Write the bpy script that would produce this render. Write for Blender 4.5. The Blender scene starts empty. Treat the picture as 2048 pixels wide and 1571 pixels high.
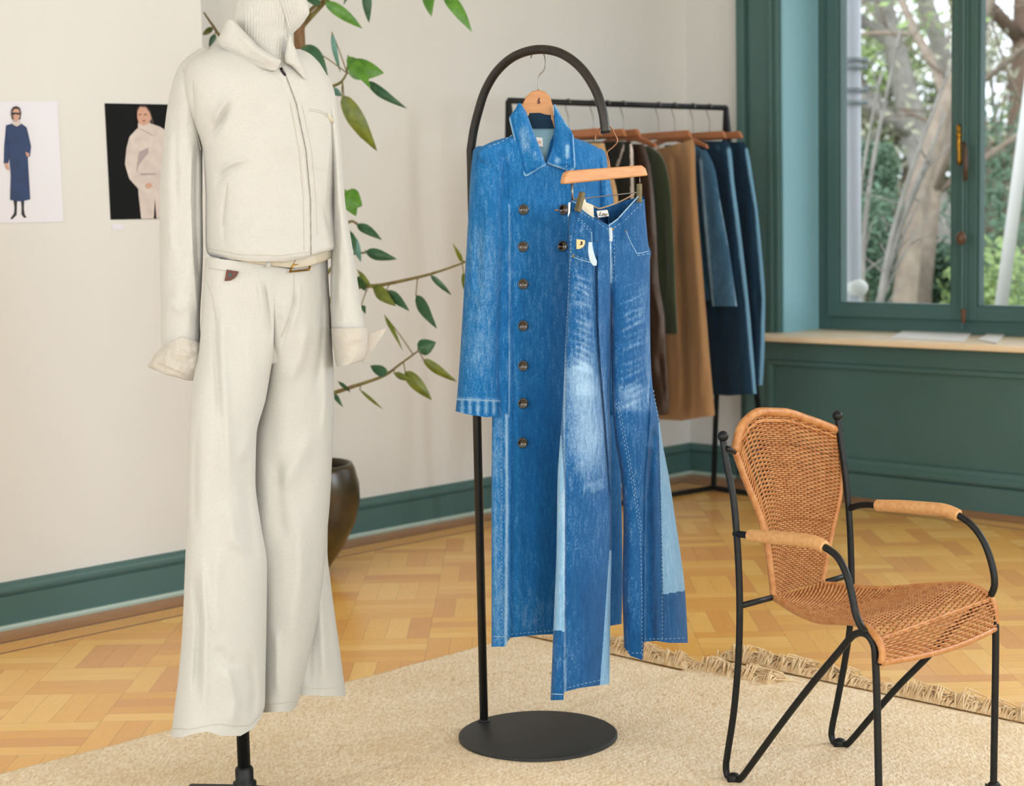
import bpy, math, random
import numpy as np
from mathutils import Vector, Matrix
from mathutils.bvhtree import BVHTree

random.seed(4); np.random.seed(4)
SC = bpy.context.scene
COL = SC.collection

# ------------------------------------------------------------------ camera
F = 3430.0; CX, CY = 1024.0, 785.5; CH = 1.30
PITCH = math.radians(5.90); ROLL = math.radians(-1.20)
RM = Matrix.Rotation(math.radians(90) - PITCH, 3, 'X') @ Matrix.Rotation(ROLL, 3, 'Z')
RMN = np.array(RM)
cam = bpy.data.cameras.new('camera'); co = bpy.data.objects.new('camera', cam); COL.objects.link(co)
co.location = (0, 0, CH); co.rotation_euler = RM.to_euler()
cam.sensor_width = 36; cam.lens = F * 36 / 2048; cam.clip_end = 200
cam.dof.use_dof = True; cam.dof.focus_distance = 3.95; cam.dof.aperture_fstop = 4.6
SC.camera = co

# ------------------------------------------------------------------ world, lights, exposure
SC.view_settings.view_transform = 'Standard'; SC.view_settings.look = 'None'
SC.view_settings.gamma = 1; SC.view_settings.use_curve_mapping = False
SC.view_settings.exposure = -0.20
w = bpy.data.worlds.new('sky'); SC.world = w; w.use_nodes = True
bg = w.node_tree.nodes['Background']; bg.inputs[0].default_value = (0.86, 0.93, 1.0, 1); bg.inputs[1].default_value = 2.6

def area(name, loc, rot, sx, sy, power, color):
    l = bpy.data.lights.new(name, 'AREA'); l.shape = 'RECTANGLE'; l.size = sx; l.size_y = sy
    l.energy = power; l.color = color
    o = bpy.data.objects.new(name, l); COL.objects.link(o); o.location = loc; o.rotation_euler = rot
    return o
def sunlamp(rot, e, ang, color):
    l = bpy.data.lights.new('sun', 'SUN'); l.energy = e; l.angle = ang; l.color = color
    o = bpy.data.objects.new('sun', l); COL.objects.link(o); o.rotation_euler = rot; return o
S2 = math.sqrt(.5)
# room axes: D1 runs along the white wall (away to the right), D2 along the window wall (away to the left)
D1 = Vector((S2, S2, 0)); D2 = Vector((-S2, S2, 0))
def RW(a, b, z=0):               # room coordinates -> world: a along D1, b along D2
    return Vector((S2 * (a - b), S2 * (a + b), z))
# plane positions: b of the white walls, a of the window wall
B_BACK = 7.635 * S2; B_LEFT = 7.14 * S2; A_WIN = 9.41 * S2; A_PANEL = 9.27 * S2; A_GLASS = 9.82 * S2
A_FRONT = -3.4; B_RIGHT = -3.6; ZC = 3.3
# area lamps added before the solid, unseen walls behind the camera, standing for window daylight
def look(frm, to):
    return (Vector(to) - Vector(frm)).to_track_quat('-Z', 'Y').to_euler()
for bb in (-1.6, 1.2, 3.8):
    p = RW(A_FRONT + .06, bb, 1.75); area('daylight_front', p, look(p, p + D1), 1.5, 2.3, 66, (0.90, 0.96, 1.0))
for aa in (-1.6, 1.2, 4.0):
    p = RW(aa, B_RIGHT + .06, 1.75); area('daylight_right', p, look(p, p + D2), 1.5, 2.3, 110, (0.86, 0.94, 1.0))
p = RW(A_WIN - .06, .6, 1.75); area('fill_window_wall', p, look(p, p - D1 - Vector((0, 0, .15))), 1.6, 2.1, 165, (0.90, 0.95, 1.0))  # added fill lamp before solid wall, brightens floor and chair, no window there
sunlamp(look((0, 0, 0), (.35, .8, -.75)), 1.2, .15, (1, .96, .88))

# ------------------------------------------------------------------ unprojection
def ray(px, py):
    px = np.asarray(px, float); py = np.asarray(py, float)
    v = np.stack([(px - CX) / F, -(py - CY) / F, -np.ones_like(px * py)], -1)
    return v @ RMN.T
def P(px, py, Y):
    r = ray(px, py); Y = np.asarray(Y, float)
    q = r * (Y / r[..., 1])[..., None]
    q[..., 2] += CH
    return q
def pl_depth(px, py, p0, d):       # Y of the ray where it meets the vertical plane through p0 along d
    n = np.array([-d[1], d[0]]); r = ray(px, py)
    return (n[0] * p0[0] + n[1] * p0[1]) / (n[0] * r[..., 0] + n[1] * r[..., 1]) * r[..., 1]
def PV(px, py, p0, d):
    return Vector(P(px, py, pl_depth(px, py, p0, d)))
def FL(px, py, z=0.0):
    r = ray(px, py); t = (z - CH) / r[2]; return Vector((r[0] * t, r[1] * t, z))

# ------------------------------------------------------------------ materials
def lin(h):
    h = h.lstrip('#'); c = [int(h[i:i + 2], 16) / 255 for i in (0, 2, 4)]
    return tuple(((x / 12.92) if x <= .04045 else ((x + .055) / 1.055) ** 2.4) for x in c) + (1,)
class N:
    def __init__(s, name):
        s.m = bpy.data.materials.new(name); s.m.use_nodes = True; s.t = s.m.node_tree
        s.b = s.t.nodes['Principled BSDF']
    def n(s, typ, **kw):
        x = s.t.nodes.new(typ)
        for k, v in kw.items():
            if k.startswith('i_'):
                k = k[2:]; x.inputs[int(k) if k.isdigit() else k.replace('_', ' ')].default_value = v
            else: setattr(x, k, v)
        return x
    def l(s, a, b): s.t.links.new(a, b)
    def mix(s, fac, a, b, blend='MIX'):
        x = s.n('ShaderNodeMix', data_type='RGBA', blend_type=blend)
        for sock, v in ((x.inputs[0], fac), (x.inputs[6], a), (x.inputs[7], b)):
            if hasattr(v, 'links') or hasattr(v, 'is_linked'): s.l(v, sock)
            else: sock.default_value = v
        return x.outputs[2]
    def math(s, op, a, b=0.0, clamp=False):
        x = s.n('ShaderNodeMath', operation=op, use_clamp=clamp)
        for sock, v in ((x.inputs[0], a), (x.inputs[1], b)):
            if hasattr(v, 'is_linked'): s.l(v, sock)
            else: sock.default_value = v
        return x.outputs[0]
    def noise(s, scale, detail=3, sc=(1, 1, 1), rough=.6, rot=(0, 0, 0)):
        t = s.n('ShaderNodeTexCoord'); m = s.n('ShaderNodeMapping'); m.inputs['Scale'].default_value = sc
        m.inputs['Rotation'].default_value = rot
        s.l(t.outputs['Object'], m.inputs[0]); x = s.n('ShaderNodeTexNoise'); x.inputs['Scale'].default_value = scale
        x.inputs['Detail'].default_value = detail; x.inputs['Roughness'].default_value = rough
        s.l(m.outputs[0], x.inputs[0]); return x.outputs[0]
    def ramp(s, f, a, b):
        x = s.n('ShaderNodeMapRange'); x.inputs[1].default_value = a; x.inputs[2].default_value = b; s.l(f, x.inputs[0]); return x.outputs[0]
    def bump(s, h, st, d=.002):
        x = s.n('ShaderNodeBump'); x.inputs['Strength'].default_value = st; x.inputs['Distance'].default_value = d
        s.l(h, x.inputs['Height']); s.l(x.outputs[0], s.b.inputs['Normal'])
    def col(s, v):
        if hasattr(v, 'is_linked'): s.l(v, s.b.inputs['Base Color'])
        else: s.b.inputs['Base Color'].default_value = v
    def set(s, **kw):
        for k, v in kw.items(): s.b.inputs[k.replace('_', ' ')].default_value = v
        return s

def simple(name, c, rough=.5, metal=0, c2=None, scale=20, bump=0, spec=.5, sc=(1, 1, 1)):
    n = N(name); n.set(Roughness=rough, Metallic=metal); n.b.inputs['Specular IOR Level'].default_value = spec
    f = n.noise(scale, 4, sc)
    n.col(n.mix(n.ramp(f, .3, .7), lin(c), lin(c2 or c)))
    if bump: n.bump(f, bump)
    return n.m
def cloth_mat(name, c1, c2, scale=300, bump=.35, sheen=.2, big=.25, light=None):
    n = N(name); n.set(Roughness=.9); n.b.inputs['Specular IOR Level'].default_value = .15
    n.b.inputs['Sheen Weight'].default_value = sheen
    f = n.noise(scale, 3); g = n.noise(6, 4)
    c = n.mix(n.ramp(f, .3, .7), lin(c1), lin(c2))
    n.col(c); n.bump(n.math('ADD', f, n.math('MULTIPLY', g, big)), bump, .003)
    return n.m
def denim(name, dark, mid, light, bias=0.0, streak=.55):
    n = N(name); n.set(Roughness=.85); n.b.inputs['Specular IOR Level'].default_value = .2
    n.b.inputs['Sheen Weight'].default_value = .08
    a = n.n('ShaderNodeAttribute', attribute_name='fade_shade')
    fine = n.noise(520, 3, (1, 1, .35)); med = n.noise(130, 4, (1, 1, .22)); big = n.noise(9, 4, (1, 1, .6))
    v = n.math('ADD', n.math('MULTIPLY', n.math('SUBTRACT', fine, .5), .85 * streak + .25), n.math('MULTIPLY', n.math('SUBTRACT', med, .5), streak))
    v = n.math('ADD', v, n.math('MULTIPLY', n.math('SUBTRACT', big, .5), .35))
    v = n.math('ADD', v, a.outputs['Fac']); v = n.math('ADD', v, .42 + bias)
    cr = n.n('ShaderNodeValToRGB'); e = cr.color_ramp.elements
    e[0].position = .02; e[0].color = lin(dark); e[1].position = 1.0; e[1].color = lin(light)
    x = e.new(.46); x.color = lin(mid)
    n.l(v, cr.inputs[0]); n.col(cr.outputs[0]); n.bump(n.math('ADD', fine, med), .35, .0015)
    return n.m

M = {}
def wallmat(name, c1, c2):
    n = N(name); n.set(Roughness=.8); f = n.noise(2, 3); g = n.noise(220, 3)
    n.col(n.mix(f, lin(c1), lin(c2))); n.bump(g, .12, .002); return n.m
M['wall'] = wallmat('plaster_white', 'D6D6D3', 'DCDCD9')
M['ceil'] = wallmat('ceiling_white', 'E4E0D8', 'E8E4DC')
M['teal'] = simple('teal_paint', '476763', .42, c2='4B6B6A', scale=3, spec=.4)
M['teallit'] = simple('teal_reveal_lit', '86B8C6', .45, c2='8ABBC8', scale=3)  # teal lightened to carry the window light on the reveal
M['tealbead'] = simple('pale_bead', 'A9BDB4', .5)
M['sill'] = simple('sill_wood', 'F4E2C6', .45, c2='EBD5B2', scale=8, sc=(1, 1, 8))  # wood made paler, the window's reflection put into its colour
M['black'] = simple('black_metal', '1B1D1E', .45, .6, c2='242627', scale=60, bump=.05)
M['blacksoft'] = simple('black_powder_coat', '26292A', .5, .2, c2='2E3132', scale=300, bump=.15)
M['archmetal'] = simple('worn_black_tube', '2B2A29', .38, .5, c2='34322F', scale=40)
M['brass'] = simple('brass', 'B98A34', .35, .9, c2='8C6524', scale=40)
M['oldbrass'] = simple('dull_brass', '6B6147', .45, .7, c2='58503A', scale=60)
M['steel'] = simple('steel_wire', '8A8580', .3, .9)
M['woodh'] = simple('beech', 'CE9866', .5, c2='B98050', scale=14, bump=.1, sc=(1, 1, 6))
M['woodred'] = simple('red_beech', 'B5774F', .5, c2='9F6440', scale=14, sc=(1, 1, 6))
M['cane'] = simple('cane', 'C08A54', .5, c2='A2642F', scale=55, bump=.2)
M['cane_wrap'] = simple('cane_wrap', 'D3A470', .5, c2='BE8A52', scale=90, bump=.2)
M['cream'] = cloth_mat('cream_twill', 'C5C5C2', 'BBBAB5', 420, .3, .15, .1)
M['creamhem'] = cloth_mat('cream_cuff', 'C4C0B8', 'B6B0A6', 420, .3, .15, .1)
M['knit'] = cloth_mat('cream_knit', 'CACAC6', 'BFBEB9', 300, .4, .3, .2)
M['belt'] = simple('cream_leather', 'C9C3B2', .5, c2='BDB6A4', scale=60, bump=.1)
M['denim'] = denim('denim_coat', '06437A', '1A6DAC', '98C0DE')
M['denimlt'] = denim('denim_light', '2F6FA0', '5F97C4', 'BCD3E4', .1, .8)
M['denimj'] = denim('denim_jeans', '063460', '175890', '9CBEDA')
M['denimp'] = denim('denim_panel', '4E86AE', '7AA8CC', 'BDD4E4', .1, .6)
M['denimdk'] = denim('denim_dark', '0B2233', '17344B', '6C9AB8', -.08, .4)
M['denimgrey'] = denim('denim_grey', '1D3D55', '375E7C', '93B4CA', -.02, .5)
M['lining'] = cloth_mat('pale_lining', '8DB3C4', '7FA6B8', 300)
M['stitch'] = simple('thread_white', 'A9C8E0', .8, c2='7FA8CA', scale=150)
M['stitcho'] = simple('thread_tan', 'C08A5A', .8)
M['button'] = simple('horn_button', '120F0D', .12, c2='241A12', scale=70, spec=.8)
M['btnhole'] = simple('button_eye', '8C6A48', .4)
M['white'] = simple('white_label', 'F0EEEA', .7)
M['creamtag'] = simple('cream_card', 'EFE7D2', .7)
M['paleblue'] = simple('pale_blue_cotton', 'B9CBD8', .8)
M['ink'] = simple('dark_print', '2A2420', .8)
M['patch'] = simple('brown_patch', '6A3F36', .7, c2='50302A', scale=200)
M['patchdot'] = simple('teal_print', '2F5A5C', .7)
M['beige_patch'] = simple('beige_leather', 'D7C493', .7)
M['pot'] = simple('dark_glazed_pot', '1E1A14', .3, c2='4A3A18', scale=7, bump=.1, spec=.6)
M['soil'] = simple('soil', '3A2F20', .95, c2='564528', scale=60, bump=.6)
M['bark'] = simple('plant_bark', '8A6A48', .8, c2='6B5236', scale=80, bump=.4, sc=(1, 1, .2))
M['twig'] = simple('green_twig', '7D7A3C', .7, c2='6A5230', scale=30)
def leafmat(name, c1, c2, rough=.4):
    n = N(name); n.set(Roughness=rough); n.b.inputs['Specular IOR Level'].default_value = .5
    f = n.noise(30, 3); n.col(n.mix(n.ramp(f, .35, .65), lin(c1), lin(c2)))
    return n.m
M['leafa'] = leafmat('leaf_bright', '5B8F2C', '3E7322')
M['leafb'] = leafmat('leaf_dark', '2F5E38', '1F4A30')
M['leafc'] = leafmat('leaf_olive', '6E7A24', '53611A')
M['leafd'] = leafmat('leaf_teal', '5C8E80', '4A7A70')
M['jbrown'] = cloth_mat('camel_wool', 'A98560', '96734F', 400)
M['tan'] = cloth_mat('tan_cloth', 'C6A57C', 'B8956A', 400)
M['dgreen'] = cloth_mat('dark_green_velvet', '2F3A24', '232C1A', 200, .3, .5)
M['blackcl'] = cloth_mat('black_nylon', '24261F', '1C1E18', 300)
n = N('dark_brown_leather'); n.set(Roughness=.38); f = n.noise(12, 5); n.col(n.mix(f, lin('2E221A'), lin('4A382C'))); n.bump(f, .5, .01); M['leather'] = n.m
M['paper'] = simple('photo_paper', 'DDDDE6', .5)
M['posterblack'] = simple('photo_black', '0A0C0E', .6, spec=.15)
M['skin'] = simple('photo_skin', 'C79A86', .6)
M['hair'] = simple('photo_hair', '3A2A24', .6)
M['navy'] = simple('photo_navy', '243F6E', .6, c2='1C2F52', scale=30)
M['photocream'] = simple('photo_cream', 'D5CBC4', .6, c2='C3B6B0', scale=25)
M['photoshade'] = simple('photo_grey', 'A8989A', .6)
M['boot'] = simple('photo_boot', '17161A', .5)

# parquet: basket-weave squares with strip-wise tone, framed by a border band with two inlay lines along the walls
n = N('parquet'); n.set(Roughness=.3, Coat_Weight=.6, Coat_Roughness=.24); n.b.inputs['Specular IOR Level'].default_value = .55
tc = n.n('ShaderNodeTexCoord'); sx = n.n('ShaderNodeSeparateXYZ'); n.l(tc.outputs['Object'], sx.inputs[0])
X, Y = sx.outputs[0], sx.outputs[1]
SQ, K = .275, 4
ix = n.math('FLOOR', n.math('DIVIDE', X, SQ)); iy = n.math('FLOOR', n.math('DIVIDE', Y, SQ))
par = n.math('ABSOLUTE', n.math('MODULO', n.math('ADD', ix, iy), 2.0))
stx = n.math('FLOOR', n.math('DIVIDE', X, SQ / K)); sty = n.math('FLOOR', n.math('DIVIDE', Y, SQ / K))
def comb(a, b, c=0.0):
    x = n.n('ShaderNodeCombineXYZ')
    for s_, v in zip(x.inputs, (a, b, c)):
        if hasattr(v, 'is_linked'): n.l(v, s_)
        else: s_.default_value = v
    return x.outputs[0]
def wn(vec):
    x = n.n('ShaderNodeTexWhiteNoise', noise_dimensions='3D'); n.l(vec, x.inputs['Vector']); return x.outputs['Value']
rA = wn(comb(ix, sty, 3.0)); rB = wn(comb(stx, iy, 7.0))
def mixf(f, a, b):
    x = n.n('ShaderNodeMix', data_type='FLOAT'); n.l(f, x.inputs[0])
    for s_, v in ((x.inputs[2], a), (x.inputs[3], b)):
        if hasattr(v, 'is_linked'): n.l(v, s_)
        else: s_.default_value = v
    return x.outputs[0]
rnd = mixf(par, rA, rB)
gA = n.noise(12, 5, (1, 14, 1)); gB = n.noise(12, 5, (14, 1, 1)); grain = mixf(par, gA, gB)
def gap(v, period, wid):
    fr = n.math('FRACT', n.math('DIVIDE', v, period)); return n.math('LESS_THAN', n.math('MINIMUM', fr, n.math('SUBTRACT', 1.0, fr)), wid / period)
seamA = n.math('MAXIMUM', gap(Y, SQ / K, .0009), gap(X, SQ, .0009)); seamB = n.math('MAXIMUM', gap(X, SQ / K, .0009), gap(Y, SQ, .0009))
seam = mixf(par, seamA, seamB)
cr = n.n('ShaderNodeValToRGB'); e = cr.color_ramp.elements
e[0].position = 0; e[0].color = lin('DF9E4C'); e[1].position = 1; e[1].color = lin('F8C86C')
for pos, c in ((.12, 'E3A24C'), (.3, 'EAAC4C'), (.65, 'F2BA56')): x = e.new(pos); x.color = lin(c)
n.l(rnd, cr.inputs[0])
field = n.mix(n.ramp(grain, .25, .8), cr.outputs[0], n.mix(.28, cr.outputs[0], lin('A87640')))
field = n.mix(n.math('MULTIPLY', seam, .45), field, lin('6A4220'))
A = n.math('MULTIPLY', n.math('ADD', X, Y), S2); B = n.math('MULTIPLY', n.math('SUBTRACT', Y, X), S2)
jog = n.math('LESS_THAN', A, 3.55)                       # the left wall stands forward of the back wall
dB = n.math('SUBTRACT', n.math('SUBTRACT', B_BACK, n.math('MULTIPLY', jog, B_BACK - B_LEFT)), B)
dA = n.math('SUBTRACT', A_PANEL, A)
d = n.math('MINIMUM', dA, dB)
bd = n.mix(n.ramp(n.noise(7, 5, (1, 1, 1)), .3, .7), lin('BE7E40'), lin('A76A32'))
st = n.mix(n.ramp(grain, .3, .7), lin('E6AC58'), lin('D69A48'))
dk = lin('6E3C22')
c = n.mix(n.math('LESS_THAN', d, .300), field, dk)
c = n.mix(n.math('LESS_THAN', d, .288), c, st)
c = n.mix(n.math('LESS_THAN', d, .182), c, dk)
c = n.mix(n.math('LESS_THAN', d, .168), c, bd)
n.col(c); n.bump(n.math('SUBTRACT', n.math('MULTIPLY', grain, .3), seam), .15, .001)
n.l(n.ramp(n.noise(3, 3), -1.0, 2.2), n.b.inputs['Roughness'])
M['parquet'] = n.m

n = N('jute'); n.set(Roughness=.95); n.b.inputs['Specular IOR Level'].default_value = .1
f = n.noise(150, 4, (1, .35, 1), rot=(0, 0, math.radians(-45))); g = n.noise(5, 4); h = n.noise(38, 3, (1, .3, 1), rot=(0, 0, math.radians(-45)))
c = n.mix(n.ramp(f, .3, .7), lin('D8BF9A'), lin('FAEED8'))
c = n.mix(n.math('MULTIPLY', n.ramp(g, .35, .75), .35), c, lin('CDAE7E'))
c = n.mix(n.math('MULTIPLY', n.ramp(h, .66, .78), .6), c, lin('A9793F'))
n.col(c)
wv = n.n('ShaderNodeTexWave', wave_type='BANDS', bands_direction='Y'); tcx = n.n('ShaderNodeTexCoord'); mp = n.n('ShaderNodeMapping'); mp.inputs['Rotation'].default_value = (0, 0, math.radians(-45))
n.l(tcx.outputs['Object'], mp.inputs[0]); n.l(mp.outputs[0], wv.inputs[0]); wv.inputs['Scale'].default_value = 18; wv.inputs['Distortion'].default_value = 1.5; wv.inputs['Detail Scale'].default_value = 3
n.bump(n.math('ADD', f, n.math('MULTIPLY', wv.outputs['Fac'], .10)), .8, .006); M['jute'] = n.m
M['fringe'] = simple('jute_fringe', 'EAD5B0', .95, c2='CDA878', scale=50)

n = N('window_glass'); n.set(Roughness=0.0); n.b.inputs['Transmission Weight'].default_value = 1; n.b.inputs['IOR'].default_value = 1.02; n.col((1, 1, 1, 1)); M['glass'] = n.m

# ------------------------------------------------------------------ object helpers
def link(name, verts, faces, mats, root=None, smooth=True, mi=None, fade_shade=None):
    off = np.array(root_loc(root)) if root is not None else np.zeros(3)
    me = bpy.data.meshes.new(name)
    v = np.asarray([tuple(x) for x in verts] if not isinstance(verts, np.ndarray) else verts, float) - off
    me.from_pydata([tuple(r) for r in v.tolist()], [], [tuple(f) for f in faces])
    if not isinstance(mats, (list, tuple)): mats = [mats]
    for m in mats: me.materials.append(m)
    if mi is not None: me.polygons.foreach_set('material_index', np.asarray(mi, dtype=np.int32))
    me.polygons.foreach_set('use_smooth', np.full(len(me.polygons), smooth, dtype=bool))
    if fade_shade is not None:
        a = me.attributes.new('fade_shade', 'FLOAT', 'POINT'); a.data.foreach_set('value', np.asarray(fade_shade, dtype=np.float32))
    me.update()
    o = bpy.data.objects.new(name, me); COL.objects.link(o)
    if root is not None: o.parent = root
    return o
def root_loc(o):
    p = Vector((0, 0, 0))
    while o is not None: p += o.location; o = o.parent
    return p
def tag(o, label=None, cat=None, group=None, kind=None):
    if label: o['label'] = label
    if cat: o['category'] = cat
    if group: o['group'] = group
    if kind: o['kind'] = kind
    return o
def thing(name, label, cat, loc, group=None):
    o = bpy.data.objects.new(name, None); COL.objects.link(o); o.location = loc; o.empty_display_size = .05
    return tag(o, label, cat, group)

class MB:
    def __init__(s): s.v = []; s.f = []; s.m = []
    def add(s, vs, fs, m=0):
        k = len(s.v); s.v += [tuple(x) for x in vs]; s.f += [tuple(i + k for i in f) for f in fs]; s.m += [m] * len(fs)
    def tube(s, pts, r, sides=10, m=0, cap=True, flat=None, up=None):
        pts = [Vector(p) for p in pts]; n_ = len(pts)
        rs = r if isinstance(r, (list, tuple, np.ndarray)) else [r] * n_
        prev = None; vs = []
        for i, p in enumerate(pts):
            t = (pts[min(i + 1, n_ - 1)] - pts[max(i - 1, 0)])
            if t.length < 1e-9: t = Vector((0, 0, 1))
            t.normalize()
            if prev is None:
                a = Vector(up) if up is not None else (Vector((0, 0, 1)) if abs(t.z) < .9 else Vector((1, 0, 0)))
                nn = (a - t * a.dot(t)).normalized()
            else: nn = (prev - t * prev.dot(t)).normalized()
            prev = nn; bn = t.cross(nn)
            for k in range(sides):
                a = 2 * math.pi * k / sides
                vs.append(p + nn * (math.cos(a) * rs[i] * (flat or 1)) + bn * (math.sin(a) * rs[i]))
        fs = [(i * sides + k, i * sides + (k + 1) % sides, (i + 1) * sides + (k + 1) % sides, (i + 1) * sides + k) for i in range(n_ - 1) for k in range(sides)]
        if cap: fs += [tuple(range(sides - 1, -1, -1)), tuple(range((n_ - 1) * sides, n_ * sides))]
        s.add(vs, fs, m)
    def box(s, o, a, b, c, m=0):     # corner o, edge vectors a, b, c
        o, a, b, c = map(Vector, (o, a, b, c))
        vs = [o, o + a, o + a + b, o + b, o + c, o + a + c, o + a + b + c, o + b + c]
        fs = [(0, 3, 2, 1), (4, 5, 6, 7), (0, 1, 5, 4), (1, 2, 6, 5), (2, 3, 7, 6), (3, 0, 4, 7)]
        if a.cross(b).dot(c) < 0: fs = [f[::-1] for f in fs]
        s.add(vs, fs, m)
    def prism(s, poly, d, m=0):       # poly: 3D planar points, extruded by d
        n_ = len(poly); poly = [Vector(p) for p in poly]; d = Vector(d)
        s.add(poly + [p + d for p in poly], [tuple(range(n_)), tuple(range(2 * n_ - 1, n_ - 1, -1))] + [(i, i + n_, (i + 1) % n_ + n_, (i + 1) % n_) for i in range(n_)], m)
    def sphere(s, c, r, m=0, seg=18, ring=12, sc=(1, 1, 1)):
        c = Vector(c); vs = []; fs = []
        for i in range(ring + 1):
            a = math.pi * i / ring
            for k in range(seg):
                b = 2 * math.pi * k / seg
                vs.append(c + Vector((math.sin(a) * math.cos(b) * r * sc[0], math.sin(a) * math.sin(b) * r * sc[1], math.cos(a) * r * sc[2])))
        for i in range(ring):
            for k in range(seg): fs.append((i * seg + k, (i + 1) * seg + k, (i + 1) * seg + (k + 1) % seg, i * seg + (k + 1) % seg))
        s.add(vs, fs, m)
    def lathe(s, c, prof, seg=48, m=0, ax=None):
        c = Vector(c); ax = ax or (Vector((1, 0, 0)), Vector((0, 1, 0)), Vector((0, 0, 1))); vs = []; n_ = len(prof)
        for r, z in prof:
            for k in range(seg):
                b = 2 * math.pi * k / seg; vs.append(c + ax[0] * (r * math.cos(b)) + ax[1] * (r * math.sin(b)) + ax[2] * z)
        fs = [(i * seg + k, i * seg + (k + 1) % seg, (i + 1) * seg + (k + 1) % seg, (i + 1) * seg + k) for i in range(n_ - 1) for k in range(seg)]
        s.add(vs, fs, m)
    def build(s, name, mats, root=None, smooth=True, bevel=0):
        o = link(name, s.v, s.f, mats, root, smooth, s.m)
        if bevel:
            b = o.modifiers.new('bevel', 'BEVEL'); b.width = bevel; b.segments = 2; b.limit_method = 'ANGLE'
            for p in o.data.polygons: p.use_smooth = False
        return o
def autosm(o, ang=40):
    # flat faces kept crisp while round ones stay smooth
    me = o.data; me.set_sharp_from_angle(angle=math.radians(ang)); return o
def cr_pts(pts, per=8):
    pts = [Vector(p) for p in pts]; out = []
    n_ = len(pts)
    for i in range(n_ - 1):
        p0, p1, p2, p3 = pts[max(i - 1, 0)], pts[i], pts[i + 1], pts[min(i + 2, n_ - 1)]
        for k in range(per):
            t = k / per
            out.append(.5 * ((2 * p1) + (p2 - p0) * t + (2 * p0 - 5 * p1 + 4 * p2 - p3) * t * t + (3 * p1 - p0 - 3 * p2 + p3) * t ** 3))
    out.append(pts[-1]); return out

# ------------------------------------------------------------------ cloth helpers
def pch(x, xs, ys):
    xs = np.asarray(xs, float); ys = np.asarray(ys, float); x = np.clip(x, xs[0], xs[-1])
    if len(xs) < 3: return np.interp(x, xs, ys)
    h = np.diff(xs); dl = np.diff(ys) / h; m = np.zeros_like(ys)
    for i in range(1, len(xs) - 1):
        if dl[i - 1] * dl[i] > 0:
            w1, w2 = 2 * h[i] + h[i - 1], h[i] + 2 * h[i - 1]; m[i] = (w1 + w2) / (w1 / dl[i - 1] + w2 / dl[i])
    m[0], m[-1] = dl[0], dl[-1]
    i = np.clip(np.searchsorted(xs, x) - 1, 0, len(h) - 1); t = (x - xs[i]) / h[i]
    return (2 * t**3 - 3 * t**2 + 1) * ys[i] + (t**3 - 2 * t**2 + t) * h[i] * m[i] + (-2 * t**3 + 3 * t**2) * ys[i + 1] + (t**3 - t**2) * h[i] * m[i + 1]
def pdist(px, py, pts):
    best = np.full(px.shape, 1e9); sd = np.zeros(px.shape); tt = np.zeros(px.shape); L = 0; segs = []
    for a, b in zip(pts[:-1], pts[1:]): segs.append((L, math.hypot(b[0] - a[0], b[1] - a[1]))); L += segs[-1][1]
    for (a, b), (l0, ln) in zip(zip(pts[:-1], pts[1:]), segs):
        dx, dy = b[0] - a[0], b[1] - a[1]; t = np.clip(((px - a[0]) * dx + (py - a[1]) * dy) / (ln * ln + 1e-9), 0, 1)
        ex, ey = px - a[0] - t * dx, py - a[1] - t * dy; d_ = np.hypot(ex, ey); k = d_ < best
        best = np.where(k, d_, best); sd = np.where(k, dx * ey - dy * ex, sd); tt = np.where(k, (l0 + t * ln) / L, tt)
    return best, np.sign(sd), tt
def sstep(a, b, x): t = np.clip((x - a) / (b - a), 0, 1); return t * t * (3 - 2 * t)
_tab = np.random.rand(64, 64)
def vnoise(x, y):
    xi = np.floor(x).astype(int); yi = np.floor(y).astype(int); fx = x - xi; fy = y - yi; fx = fx * fx * (3 - 2 * fx); fy = fy * fy * (3 - 2 * fy)
    g = lambda a, b: _tab[a % 64, b % 64]
    return (g(xi, yi) * (1 - fx) + g(xi + 1, yi) * fx) * (1 - fy) + (g(xi, yi + 1) * (1 - fx) + g(xi + 1, yi + 1) * fx) * fy - .5
def strokes_eval(px, py, strokes):
    out = np.zeros(px.shape)
    for s_ in strokes:
        kind, pts, wd, amp = s_[:4]; taper = s_[4] if len(s_) > 4 else .25
        d_, sg, t = pdist(px, py, pts)
        tp = (sstep(0, taper, t) * sstep(0, taper, 1 - t)) if taper > 0 else 1.0
        if kind == 'r': out += amp * np.exp(-(d_ / wd) ** 2) * tp
        elif kind == 's':    # positive side (to the right of travel, image y down) raised, falling off with distance
            out += amp * np.where(sg > 0, np.exp(-(d_ / wd)), 0) * sstep(0, 2.5, d_ * (sg > 0)) * tp
        elif kind == 'b': out += amp * sstep(wd, 0, d_) * tp
    return out
def inpoly(px, py, poly):
    r = np.zeros(px.shape, bool); n_ = len(poly)
    for i in range(n_):
        (x1, y1), (x2, y2) = poly[i], poly[(i + 1) % n_]
        c = ((y1 > py) != (y2 > py)) & (px < (x2 - x1) * (py - y1) / ((y2 - y1) or 1e-9) + x1); r ^= c
    return r
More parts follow.
